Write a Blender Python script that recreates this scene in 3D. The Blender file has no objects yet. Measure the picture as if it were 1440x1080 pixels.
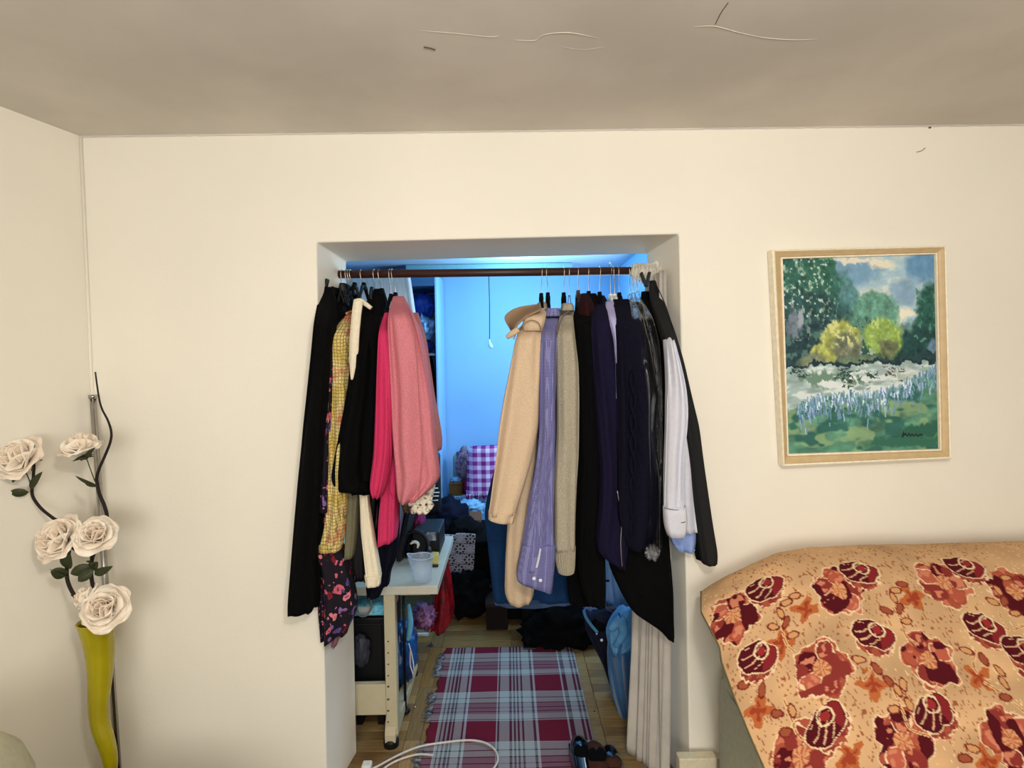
import bpy, bmesh, math, random
import numpy as np
from mathutils import Vector, Matrix
random.seed(7)
C = bpy.context.scene.collection
PI = math.pi

# ------------------------------------------------------------ camera
F = 800.0
CAM_H = 1.716
_r = math.radians(0.9)
Yc = Vector(((714-720)/F, (540-508)/F, -1)).normalized()
Zc = Vector((-math.sin(_r), math.cos(_r), 0)); Zc = (Zc - Yc*Zc.dot(Yc)).normalized()
Xc = Yc.cross(Zc)
RW = Matrix((Xc, Yc, Zc))            # world vector = RW @ camera vector
CAM = Vector((0, 0, CAM_H))
cam_data = bpy.data.cameras.new('camera')
cam = bpy.data.objects.new('camera', cam_data); C.objects.link(cam)
cam.matrix_world = Matrix.Translation(CAM) @ RW.to_4x4()
cam_data.sensor_width = 36; cam_data.lens = F/1440*36; cam_data.clip_start = 0.02
bpy.context.scene.camera = cam

def at(px, py, Y):
    d = RW @ Vector(((px-720)/F, (540-py)/F, -1))
    return CAM + d*(Y/d.y)
def atz(px, py, z):
    d = RW @ Vector(((px-720)/F, (540-py)/F, -1))
    return CAM + d*((z-CAM_H)/d.z)
def pxof(p):
    c = RW.transposed() @ (Vector(p)-CAM)
    return (720+F*c.x/-c.z, 540-F*c.y/-c.z)

# ------------------------------------------------------------ world, lights, exposure
w = bpy.data.worlds.new('world'); bpy.context.scene.world = w; w.use_nodes = True
w.node_tree.nodes['Background'].inputs[0].default_value = (0.75, 0.85, 1, 1)
w.node_tree.nodes['Background'].inputs[1].default_value = 0.3
sc = bpy.context.scene
sc.view_settings.view_transform = 'Standard'; sc.view_settings.look = 'None'
sc.view_settings.gamma = 1; sc.view_settings.use_curve_mapping = False
sc.view_settings.exposure = 0.07

def light(name, kind, loc, energy, color, rot=(0, 0, 0), **kw):
    l = bpy.data.lights.new(name, kind); l.energy = energy; l.color = color
    for k, v in kw.items(): setattr(l, k, v)
    o = bpy.data.objects.new(name, l); C.objects.link(o); o.location = loc; o.rotation_euler = rot
    return o
# ceiling lamp of the living room, above and just behind the camera
light('room_lamp', 'POINT', (0.30, 0.0, 2.26), 60, (1.0, 0.97, 0.90), shadow_soft_size=0.11)
# soft fill light added behind the camera, no window modelled
light('rear_fill_light', 'AREA', (0.0, -2.3, 1.6), 71, (1.0, 1.0, 0.97), (math.radians(90), 0, 0), shape='RECTANGLE', size=2.2, size_y=1.3)
# daylight of the back room: window in its right-hand wall
light('back_window_light', 'AREA', (1.02, 4.0, 1.75), 38, (0.60, 0.83, 1.0), (0, math.radians(90), 0), shape='RECTANGLE', size=1.1, size_y=1.4)
light('back_room_lamp', 'POINT', (0.1, 4.6, 2.40), 21, (0.36, 0.86, 1.0), shadow_soft_size=0.08)

# ------------------------------------------------------------ materials
def lin(c):
    return tuple(((x/255)/12.92 if x/255 <= 0.04045 else ((x/255+0.055)/1.055)**2.4) for x in c)
def mat(name, col, rough=0.9, var=0.12, scale=60.0, bump=0.25, col2=None, metal=0.0, spec=0.3, sheen=0.0, coat=0.0, vscale=None, alpha=None, trans=0.0, detail=4.0):
    m = bpy.data.materials.new(name); m.use_nodes = True
    nt = m.node_tree; b = nt.nodes['Principled BSDF']
    b.inputs['Roughness'].default_value = rough; b.inputs['Metallic'].default_value = metal
    b.inputs['Specular IOR Level'].default_value = spec
    b.inputs['Sheen Weight'].default_value = sheen; b.inputs['Coat Weight'].default_value = coat
    b.inputs['Transmission Weight'].default_value = trans
    if alpha is not None: b.inputs['Alpha'].default_value = alpha
    c = lin(col); c2 = lin(col2) if col2 else tuple(x*(1-var) for x in c)
    tc = nt.nodes.new('ShaderNodeTexCoord')
    n = nt.nodes.new('ShaderNodeTexNoise'); n.inputs['Scale'].default_value = vscale or scale; n.inputs['Detail'].default_value = detail
    nt.links.new(tc.outputs['Object'], n.inputs['Vector'])
    r = nt.nodes.new('ShaderNodeValToRGB'); r.color_ramp.elements[0].position = 0.35; r.color_ramp.elements[1].position = 0.65
    r.color_ramp.elements[0].color = (*c2, 1); r.color_ramp.elements[1].color = (*c, 1)
    nt.links.new(n.outputs['Fac'], r.inputs['Fac']); nt.links.new(r.outputs['Color'], b.inputs['Base Color'])
    if bump:
        n2 = nt.nodes.new('ShaderNodeTexNoise'); n2.inputs['Scale'].default_value = scale; n2.inputs['Detail'].default_value = 3
        nt.links.new(tc.outputs['Object'], n2.inputs['Vector'])
        bp = nt.nodes.new('ShaderNodeBump'); bp.inputs['Strength'].default_value = bump; bp.inputs['Distance'].default_value = 0.004
        nt.links.new(n2.outputs['Fac'], bp.inputs['Height']); nt.links.new(bp.outputs['Normal'], b.inputs['Normal'])
    return m
def nodes_of(m): return m.node_tree, m.node_tree.nodes['Principled BSDF']
def coord(nt, axis, scale=1.0, off=0.0):
    tc = nt.nodes.new('ShaderNodeTexCoord'); s = nt.nodes.new('ShaderNodeSeparateXYZ')
    nt.links.new(tc.outputs['Object'], s.inputs[0])
    mm = nt.nodes.new('ShaderNodeMath'); mm.operation = 'MULTIPLY_ADD'; mm.inputs[1].default_value = scale; mm.inputs[2].default_value = off
    nt.links.new(s.outputs[axis], mm.inputs[0]); return mm.outputs[0]
def fmath(nt, op, a, b=None):
    m = nt.nodes.new('ShaderNodeMath'); m.operation = op
    for i, v in enumerate((a, b)):
        if v is None: continue
        if isinstance(v, (int, float)): m.inputs[i].default_value = v
        else: nt.links.new(v, m.inputs[i])
    return m.outputs[0]
def ramp(nt, fac, stops, interp='CONSTANT'):
    r = nt.nodes.new('ShaderNodeValToRGB'); r.color_ramp.interpolation = interp
    e = r.color_ramp.elements
    while len(e) > 1: e.remove(e[-1])
    e[0].position = stops[0][0]; e[0].color = (*lin(stops[0][1]), 1)
    for p, c in stops[1:]:
        q = e.new(p); q.color = (*lin(c), 1)
    nt.links.new(fac, r.inputs['Fac']); return r.outputs['Color']
def mix(nt, fac, a, b, blend='MIX'):
    m = nt.nodes.new('ShaderNodeMix'); m.data_type = 'RGBA'; m.blend_type = blend
    if isinstance(fac, (int, float)): m.inputs[0].default_value = fac
    else: nt.links.new(fac, m.inputs[0])
    for i, v in ((6, a), (7, b)):
        if isinstance(v, tuple): m.inputs[i].default_value = (*lin(v), 1)
        else: nt.links.new(v, m.inputs[i])
    return m.outputs[2]
def checkmat(name, base, line, px, pz, width=0.35, rough=0.9):
    """woven gingham / check: stripes along x and z mixed"""
    m = mat(name, base, rough, bump=0.15); nt, b = nodes_of(m)
    f1 = fmath(nt, 'LESS_THAN', fmath(nt, 'FRACT', coord(nt, 0, 1/px, 50)), width)
    f1b = fmath(nt, 'LESS_THAN', fmath(nt, 'FRACT', coord(nt, 1, 1/px, 50)), width)
    f2 = fmath(nt, 'LESS_THAN', fmath(nt, 'FRACT', coord(nt, 2, 1/pz, 50)), width)
    f = fmath(nt, 'MULTIPLY', fmath(nt, 'ADD', fmath(nt, 'MAXIMUM', f1, f1b) , f2), 0.5)
    nt.links.new(mix(nt, f, base, line), b.inputs['Base Color']); return m
def vcolmat(name, attr, rough=0.8, bumpscale=250, bump=0.3, spec=0.2):
    m = mat(name, (128, 128, 128), rough, scale=bumpscale, bump=bump, spec=spec); nt, b = nodes_of(m)
    a = nt.nodes.new('ShaderNodeAttribute'); a.attribute_name = attr
    nt.links.new(a.outputs['Color'], b.inputs['Base Color']); return m

M = {}
M['wall'] = mat('wall_paint', (238, 231, 216), 0.92, scale=90, vscale=1.3, var=0.05, bump=0.10)
M['ceil'] = mat('ceiling_plaster', (220, 212, 202), 0.95, scale=12, vscale=2.2, var=0.14, bump=0.12)
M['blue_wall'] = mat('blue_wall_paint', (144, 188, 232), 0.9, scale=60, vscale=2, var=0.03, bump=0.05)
M['rod'] = mat('brown_rod', (58, 30, 23), 0.45, scale=30, spec=0.4, bump=0.1)
M['wire'] = mat('hook_steel', (190, 180, 165), 0.3, metal=0.9, bump=0)
M['black'] = mat('black_cloth', (7, 7, 8), 0.95, spec=0.1, scale=120)
M['plastic_black'] = mat('black_plastic', (9, 9, 11), 0.5, bump=0.05)
M['satin'] = mat('black_satin', (7, 7, 9), 0.5, spec=0.3, bump=0.05)
M['velvet'] = mat('black_velvet', (7, 7, 8), 0.8, spec=0.1, bump=0.1)
M['white'] = mat('white_plastic', (225, 225, 220), 0.4, bump=0)
M['chrome'] = mat('chrome', (175, 172, 168), 0.25, metal=1.0, bump=0, var=0.1)

# ------------------------------------------------------------ object helpers
def tag(o, label=None, cat=None, group=None, kind=None):
    if label: o['label'] = label
    if cat: o['category'] = cat
    if group: o['group'] = group
    if kind: o['kind'] = kind
    return o
def empty(name, loc, label, cat, group=None):
    o = bpy.data.objects.new(name, None); C.objects.link(o); o.location = loc
    o.empty_display_size = 0.05
    tag(o, label, cat, group); return o
def link(name, me, material, parent=None, smooth=True, label=None):
    if material: me.materials.append(material) if not me.materials else None
    if smooth:
        me.polygons.foreach_set('use_smooth', [True]*len(me.polygons))
    o = bpy.data.objects.new(name, me); C.objects.link(o)
    if parent is not None:
        o.parent = parent
        o.matrix_parent_inverse = worldmat(parent).inverted()
    if label: o['label'] = label
    return o
def worldmat(o):
    m = Matrix.LocRotScale(o.location, o.rotation_euler, o.scale)
    if o.parent is None: return m
    return worldmat(o.parent) @ o.matrix_parent_inverse @ m
def mesh(name, V, Fc, material, parent=None, smooth=True, label=None):
    me = bpy.data.meshes.new(name); me.from_pydata([tuple(v) for v in V], [], Fc); me.update()
    return link(name, me, material, parent, smooth, label)
def from_bm(name, bm, material, parent=None, smooth=False, label=None):
    bmesh.ops.recalc_face_normals(bm, faces=bm.faces[:])
    me = bpy.data.meshes.new(name); bm.to_mesh(me); bm.free()
    return link(name, me, material, parent, smooth, label)
def bm_box(bm, lo, hi, bev=0.0, M4=None, seg=2):
    b2 = bmesh.new(); bmesh.ops.create_cube(b2, size=1)
    for v in b2.verts:
        v.co = Vector([lo[i]+(v.co[i]+.5)*(hi[i]-lo[i]) for i in range(3)])
    if bev: bmesh.ops.bevel(b2, geom=b2.edges[:], offset=bev, segments=seg, affect='EDGES', profile=0.5)
    if M4 is not None: b2.transform(M4)
    me = bpy.data.meshes.new('t'); b2.to_mesh(me); b2.free(); bm.from_mesh(me); bpy.data.meshes.remove(me)
def box(name, lo, hi, material, parent=None, bev=0.004, M4=None, label=None, smooth=False, seg=2):
    bm = bmesh.new(); bm_box(bm, lo, hi, bev, M4, seg); return from_bm(name, bm, material, parent, smooth, label)
def smooth_path(pts, n=8):
    P = [Vector(p) for p in pts]
    if len(P) < 3: return P
    out = []
    for i in range(len(P)-1):
        p0 = P[max(i-1, 0)]; p1 = P[i]; p2 = P[i+1]; p3 = P[min(i+2, len(P)-1)]
        for k in range(n):
            t = k/n
            out.append(0.5*((2*p1)+(p2-p0)*t+(2*p0-5*p1+4*p2-p3)*t*t+(3*p1-p0-3*p2+p3)*t**3))
    out.append(P[-1]); return out
def tube_data(pts, rad, k=8, V=None, Fc=None):
    V = [] if V is None else V; Fc = [] if Fc is None else Fc
    n = len(pts); rads = rad if isinstance(rad, (list, tuple)) else [rad]*n
    if len(rads) != n: rads = list(np.interp(np.linspace(0, 1, n), np.linspace(0, 1, len(rads)), rads))
    base = len(V); prev = None
    for i, p in enumerate(pts):
        t = (pts[min(i+1, n-1)]-pts[max(i-1, 0)])
        t = t.normalized() if t.length > 1e-9 else Vector((0, 0, 1))
        if prev is None:
            a = Vector((1, 0, 0)) if abs(t.x) < 0.9 else Vector((0, 1, 0)); u = t.cross(a).normalized()
        else: u = (prev - t*prev.dot(t)).normalized()
        prev = u; v = t.cross(u)
        for j in range(k):
            a = 2*PI*j/k; V.append(p+(u*math.cos(a)+v*math.sin(a))*rads[i])
    for i in range(n-1):
        for j in range(k):
            a = base+i*k+j; b = base+i*k+(j+1) % k
            Fc.append((a, b, b+k, a+k))
    Fc.append(tuple(base+j for j in reversed(range(k)))); Fc.append(tuple(base+(n-1)*k+j for j in range(k)))
    return V, Fc
def tube(name, pts, rad, material, parent=None, k=8, n=8, label=None):
    V, Fc = tube_data(smooth_path(pts, n) if n > 1 else [Vector(p) for p in pts], rad, k)
    return mesh(name, V, Fc, material, parent, True, label)
def noise1(seed):
    rs = np.random.RandomState(seed); ph = rs.uniform(0, 6.28, 6); fr = rs.uniform(0.6, 3.2, 6)
    return lambda t: sum(math.sin(fr[i]*t+ph[i]) for i in range(6))/3.5

ROD_Y = 2.37
def interp_rows(secs, step):
    ys = [s[0] for s in secs]; out = []
    n = max(6, int((ys[-1]-ys[0])/step)); T = np.linspace(ys[0], ys[-1], n)
    cols = []
    for c in range(1, len(secs[0])):
        vals = np.interp(T, ys, [s[c] for s in secs])
        # light smoothing away from the ends
        v = vals.copy()
        for _ in range(3): v[1:-1] = (v[:-2]+2*v[1:-1]+v[2:])/4
        cols.append(v)
    return T, cols
def loft(name, secs, material, parent, Y=2.2, hd=0.06, seed=1, n=40, step=6, fold=0.007, top=None, topY=ROD_Y, label=None, power=0.75, hollow=True, slant=0.0, hem=0.0):
    """closed cloth volume. secs: (row, left, right) outline of the garment measured at depth Y.
    top: number of rows over which it narrows towards the hanger at topY"""
    T, (A, B) = interp_rows(secs, step)
    V = []; Fc = []; nz = noise1(seed); rs = random.Random(seed)
    k1 = rs.choice((3, 4, 5)); k2 = rs.choice((7, 8, 9)); p1 = rs.random()*6; p2 = rs.random()*6
    rings = len(T)
    for i, py in enumerate(T):
        f = 1.0
        if top: f = min(1, (py-T[0])/top); f = f*f*(3-2*f)
        yc = topY*(1-f)+Y*f; h = hd*(0.35+0.65*f)
        pl = at(A[i], py, yc); pr = at(B[i], py, yc)
        cx = (pl.x+pr.x)/2; hw = max((pr.x-pl.x)/2, 0.002); cz = (pl.z+pr.z)/2
        g = (py-T[0])*0.012
        for j in range(n):
            th = 2*PI*j/n; c = math.cos(th); s = math.sin(th)
            x = hw*math.copysign(abs(c)**power, c); y = h*math.copysign(abs(s)**power, s)
            fo = fold*f*(math.sin(k1*th+p1+g*0.8+0.6*nz(g))+0.7*math.sin(k2*th+p2-g*0.5+nz(g+4)))
            y += fo*(1.3 if abs(s) > 0.2 else 0.4)
            x += 0.25*min(fo, hw*0.3)*c
            dz = -slant/2*(cx and c)*((i/(rings-1))**4)*Y/F
            if i == rings-1 and hem: dz = hem*math.sin(2*th+p1)
            V.append((cx+x, yc+y, cz+dz))
    for i in range(rings-1):
        for j in range(n):
            a = i*n+j; b = i*n+(j+1) % n; Fc.append((a, b, b+n, a+n))
    Fc.append(tuple(reversed(range(n))))
    last = (rings-1)*n
    c0 = Vector((0, 0, 0))
    for j in range(n): c0 += Vector(V[last+j])
    c0 /= n
    if hollow:
        for sc_, up in ((0.86, 0.0), (0.8, 0.03)):
            for j in range(n):
                v = Vector(V[last+j]); q = c0+(v-c0)*sc_; V.append((q.x, q.y, v.z+up))
        for r in range(2):
            for j in range(n):
                a = last+r*n+j; b = last+r*n+(j+1) % n; Fc.append((a, b, b+n, a+n))
        last += 2*n
    Fc.append(tuple(last+j for j in range(n)))
    return mesh(name, V, Fc, material, parent, True, label)
def ribbon(name, pts, width, material, parent, thick=0.003, Y=None, label=None, n=6):
    """flat strip facing the viewer side (-y) along px points (px, py, Y)"""
    P = smooth_path([at(*p) for p in pts], n)
    V = []; Fc = []; m = len(P)
    ws = width if isinstance(width, (list, tuple)) else [width]*2
    ws = list(np.interp(np.linspace(0, 1, m), np.linspace(0, 1, len(ws)), ws))
    for i, p in enumerate(P):
        t = (P[min(i+1, m-1)]-P[max(i-1, 0)]).normalized(); s = t.cross(Vector((0, 1, 0))).normalized()*ws[i]/2
        for q in (p-s, p+s):
            V.append(q); V.append(q+Vector((0, thick, 0)))
    for i in range(m-1):
        a = 4*i; b = a+4
        Fc += [(a, a+2, b+2, b), (a+1, b+1, b+3, a+3), (a, b, b+1, a+1), (a+2, a+3, b+3, b+2)]
    Fc += [(0, 1, 3, 2), (4*m-4, 4*m-2, 4*m-1, 4*m-3)]
    return mesh(name, V, Fc, material, parent, True, label)
def disc(name, c, r, t, material, parent, normal=(0, -1, 0), k=12, label=None):
    n = Vector(normal).normalized(); c = Vector(c)
    V, Fc = tube_data([c, c+n*t*0.7, c+n*t], [r, r, r*0.75], k)
    return mesh(name, V, Fc, material, parent, False, label)
def blob(name, c, r, material, parent=None, seed=0, amp=0.2, freq=3.0, sub=4, flat=None, label=None, sharp=1.0):
    """crumpled soft lump"""
    bm = bmesh.new(); bmesh.ops.create_icosphere(bm, subdivisions=sub, radius=1)
    from mathutils import noise
    off = Vector((seed*3.1, seed*1.7, seed*5.3))
    for v in bm.verts:
        d = v.co.normalized()
        h = noise.fractal(d*freq+off, 0.9, 2.0, 4)*amp
        h += (abs(noise.noise(d*freq*2.2+off))-0.25)*amp*sharp
        q = d*(1+h)
        q = Vector((q.x*r[0], q.y*r[1], q.z*r[2]))
        if flat is not None: q.z = max(q.z, -r[2]*flat)
        v.co = q
    bmesh.ops.transform(bm, matrix=Matrix.Translation(Vector(c)), verts=bm.verts)
    return from_bm(name, bm, material, parent, True, label)
# ============================================================ the room shell
WY, WI = 2.16, 2.45                      # front and back faces of the thick partition wall
CEIL = at(720, 184, WY).z
LX = at(127, 500, WY).x
FARY = 5.5
RX = 1.06
def quadmesh(name, V, Fc, material, parent=None, label=None):
    o = mesh(name, V, Fc, material, parent, False, label); return o
# outer edge of the opening (front face) and inner edge (back face), floor to lintel
oTL = at(445, 341, WY); oTR = at(955, 329, WY)
oBL = at(460.5, 1143, WY); oBR = at(971, 1143, WY); oBL.z = oBR.z = 0
iTL = at(487, 368, WI); iTR = at(909, 357, WI)
iBL = at(502, 1068, WI); iBR = at(927, 1068, WI); iBL.z = iBR.z = 0
RX2 = 3.3
V = [Vector((LX, WY, 0)), oBL, oTL, oTR, oBR, Vector((RX2, WY, 0)), Vector((RX2, WY, CEIL)), Vector((LX, WY, CEIL))]
V += [Vector((LX, WI, 0)), iBL, iTL, iTR, iBR, Vector((RX2, WI, 0)), Vector((RX2, WI, CEIL)), Vector((LX, WI, CEIL))]
V += [Vector((oTL.x, WY, CEIL)), Vector((oTR.x, WY, CEIL)), Vector((iTL.x, WI, CEIL)), Vector((iTR.x, WI, CEIL)),
      Vector((LX, WY, oTL.z)), Vector((RX2, WY, oTR.z)), Vector((LX, WI, iTL.z)), Vector((RX2, WI, iTR.z))]
Fc = [(0, 1, 2, 20), (20, 2, 16, 7), (2, 3, 17, 16), (3, 21, 6, 17), (4, 5, 21, 3),
      (9, 8, 22, 10), (10, 22, 15, 18), (11, 10, 18, 19), (23, 11, 19, 14), (13, 12, 11, 23),
      (1, 9, 10, 2), (2, 10, 11, 3), (3, 11, 12, 4),
      (0, 8, 9, 1), (4, 12, 13, 5), (7, 16, 18, 15), (16, 17, 19, 18), (17, 6, 14, 19),
      (8, 0, 20, 22), (22, 20, 7, 15), (5, 13, 23, 21), (21, 23, 14, 6)]
wall_back = quadmesh('wall_back', V, Fc, M['wall']); tag(wall_back, kind='structure')
bmb = wall_back.modifiers.new('soft_edges', 'BEVEL'); bmb.width = 0.006; bmb.segments = 2; bmb.limit_method = 'ANGLE'; bmb.angle_limit = 0.6

LDX = 0.29                              # the left wall opens outwards towards the camera
YB = -2.4
def slab(name, pts, thick, m):
    """wall through plan points (a -> b), extruded up and outwards to the left of a->b"""
    a, b = Vector(pts[0]), Vector(pts[1]); d = (b-a).normalized(); n = Vector((-d.y, d.x))*thick
    P = [a, b, b+n, a+n]; V = [(p.x, p.y, 0) for p in P]+[(p.x, p.y, CEIL) for p in P]
    o = quadmesh(name, V, [(3, 2, 1, 0), (4, 5, 6, 7), (0, 1, 5, 4), (1, 2, 6, 5), (2, 3, 7, 6), (3, 0, 4, 7)], m)
    return tag(o, kind='structure')
lb = LX-LDX*(WY-YB)
slab('wall_left', [(lb, YB), (LX, WY)], 0.12, M['wall'])
slab('wall_right', [(RX2, WY), (RX2, YB)], 0.12, M['wall'])
slab('wall_front', [(RX2, YB), (lb, YB)], 0.12, M['wall'])
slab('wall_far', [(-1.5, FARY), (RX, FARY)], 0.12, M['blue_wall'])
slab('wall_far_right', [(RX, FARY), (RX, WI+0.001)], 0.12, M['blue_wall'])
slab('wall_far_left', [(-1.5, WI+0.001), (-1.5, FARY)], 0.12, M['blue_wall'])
ceil = box('ceiling', (lb-0.2, YB-0.2, CEIL), (RX2+0.2, WI, CEIL+0.1), M['ceil'], bev=0); tag(ceil, kind='structure')
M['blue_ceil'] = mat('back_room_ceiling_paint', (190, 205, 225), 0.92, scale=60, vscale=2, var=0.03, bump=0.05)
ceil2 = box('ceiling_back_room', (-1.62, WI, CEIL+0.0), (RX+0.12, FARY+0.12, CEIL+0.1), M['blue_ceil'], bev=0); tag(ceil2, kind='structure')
# slightly bumpy joint line between wall and ceiling
V = []; Fc = []; rs = random.Random(3)
N = 220
for i in range(N+1):
    x = LX+(RX2-LX)*i/N; d = 0.0025+rs.random()*0.003
    V += [(x, WY-0.001, CEIL-d), (x, WY-0.004-rs.random()*0.003, CEIL)]
for i in range(N): Fc.append((2*i, 2*i+2, 2*i+3, 2*i+1))
j = mesh('trim_1', V, Fc, M['ceil'], None, False); tag(j, kind='structure')
# old plaster ridges and a dark crack running over the ceiling
M['ridge'] = mat('plaster_ridge', (214, 204, 188), 0.9, bump=0.1)
M['crack'] = mat('ceiling_crack', (90, 78, 66), 0.95, bump=0)
def ceilpath(p): 
    return [atz(x, y, CEIL-0.0005) for x, y in p]
for p, r in (([(588, 43), (640, 47), (690, 52), (702, 50)], 0.0016), ([(722, 56), (752, 57), (765, 49), (800, 46), (842, 54)], 0.0022),
             ([(976, 38), (1005, 37), (1040, 46), (1075, 53), (1115, 56), (1150, 55)], 0.0022), ([(695, 136), (705, 141), (716, 148)], 0.0014),
             ([(850, 66), (820, 70), (790, 66)], 0.001)):
    tube('plaster_ridge', ceilpath(p), [r*.15, r*.5, r*.35, r*.55, r*.1], M['ridge'], ceil, k=6)
tube('crack', ceilpath([(1024, 4), (1014, 18), (1006, 34)]), 0.001, M['crack'], ceil, k=6)
tube('crack', ceilpath([(596, 66), (606, 68), (612, 70)]), 0.002, M['crack'], ceil, k=6)
tube('scuff', [at(1289, 214, WY-.001), at(1296, 212, WY-.001), at(1301, 208, WY-.001)], 0.0012, M['crack'], wall_back, k=6)
tube('scuff', [at(1306, 179.6, WY-.001), at(1309, 179.4, WY-.001)], 0.003, M['crack'], wall_back, k=6)
# paint seam along the left corner
tube('trim_2', [Vector((LX+0.003, WY-0.003, 0.02)), Vector((LX+0.003, WY-0.003, CEIL-0.002))], 0.006, M['wall'], None, k=6, n=1)['kind'] = 'structure'

M['carpet'] = mat('living_room_carpet', (66, 54, 46), 0.95, scale=80, bump=0.4)
# ------------------------------------------------------------ floor: joists board + oak strips
M['oak0'] = mat('oak_dark', (112, 86, 52), 0.55, scale=40, vscale=9, var=0.25, bump=0.08)
oaks = []
for c in ((150, 120, 74), (138, 108, 64), (163, 132, 84), (128, 98, 58), (146, 112, 62)):
    m = mat('oak_strip', c, 0.5, scale=50, var=0.3, bump=0.08); nt, b = nodes_of(m)
    for n_ in nt.nodes:
        if n_.bl_idname == 'ShaderNodeTexNoise':
            mp = nt.nodes.new('ShaderNodeMapping'); mp.inputs['Scale'].default_value = (1, 9, 9)
            tc = nt.nodes.new('ShaderNodeTexCoord'); nt.links.new(tc.outputs['Object'], mp.inputs[0]); nt.links.new(mp.outputs[0], n_.inputs['Vector'])
            n_.inputs['Scale'].default_value = 9
    oaks.append(m)
floor = box('floor', (lb-0.2, YB-0.2, -0.12), (RX2+0.2, FARY+0.12, -0.008), M['oak0'], bev=0); tag(floor, kind='structure')
plank_me = []
for m in oaks:
    bm = bmesh.new(); bm_box(bm, (-0.21, -0.035, -0.012), (0.21, 0.035, 0.0), 0.0012, seg=1)
    for v in bm.verts: v.co.x *= 0.995; v.co.y *= 0.985
    me = bpy.data.meshes.new('plank'); bm.to_mesh(me); bm.free(); me.materials.append(m); plank_me.append(me)
rs = random.Random(11)
def plank(x, y, rz=0, me=None, sx=1):
    o = bpy.data.objects.new('plank', me or rs.choice(plank_me)); C.objects.link(o); o.parent = floor
    o.location = (x, y, 0); o.rotation_euler = (0, 0, rz); o.scale = (sx, 1, 1)
y = 2.14; row = 0
xb = at(614, 905, 3.4).x                # a border strip laid lengthwise
while y < 4.15:
    # left field, border strip, right field
    off = (row % 2)*0.21
    x = xb-0.035-0.21
    k = 0
    while x > -1.45:
        plank(x, y); x -= 0.42; k += 1
    x = xb+0.035+0.21+ (0 if row % 2 == 0 else 0.0)
    while x < 1.0:
        plank(x, y); x += 0.42
    y += 0.07; row += 1
for k in range(5): plank(xb, 2.14-0.035+0.21+0.42*k, PI/2)
# remaining depth, beyond where single strips can be told apart
box('floor_far_strips', (-1.48, 4.16, -0.008), (1.04, FARY, 0.0), oaks[3], floor, bev=0)
box('floor_living_room', (lb, YB, -0.008), (RX2, 2.105, 0.0), M['carpet'], floor, bev=0)

# skirting / cable duct by the sofa and along the wall
M['cream_paint'] = mat('cream_gloss_paint', (222, 210, 180), 0.5, bump=0.05)
pb = at(955, 1063, WY-0.03)
o = box('baseboard_back', (oBR.x+0.0, WY-0.03, 0.0), (RX2, WY, pb.z-0.012), M['cream_paint'], bev=0.004); tag(o, kind='structure')
o = box('baseboard_back_left', (LX, WY-0.018, 0.0), (oBL.x-0.005, WY, 0.08), M['cream_paint'], bev=0.004); tag(o, kind='structure')
cd = box('cable_duct', (at(955, 1066, WY-0.07).x, WY-0.075, 0.0), (at(1008, 1066, WY-0.07).x, WY-0.031, at(980, 1066, WY-0.07).z), M['cream_paint'], bev=0.004)
tag(cd, 'cream boxed duct at the foot of the wall right of the opening', 'duct')

# ============================================================ clothes rail
rl = at(471, 386, ROD_Y); rr = at(921, 380.5, ROD_Y)
rail = empty('clothes_rail', ((rl+rr)/2), 'dark brown wooden rail spanning the wall opening, clothes hanging from it', 'rail')
tube('rod', [rl, rr], 0.0165, M['rod'], rail, k=20, n=1)
M['foil'] = mat('crumpled_tape', (226, 218, 204), 0.5, metal=0.0, scale=80, bump=0.6)
blob('end_bracket', at(469.5, 383, ROD_Y), (0.014, 0.03, 0.05), M['foil'], rail, seed=4, amp=0.35, sub=3)
box('bracket_plate', tuple(at(470, 390, ROD_Y)+Vector((-0.014, -0.025, -0.01))), tuple(at(470, 374, ROD_Y)+Vector((-0.004, 0.025, 0.01))), M['plastic_black'], rail, bev=0.003)
def rodz(px):
    return rl.z+(rr.z-rl.z)*(px-471)/(450)

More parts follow.
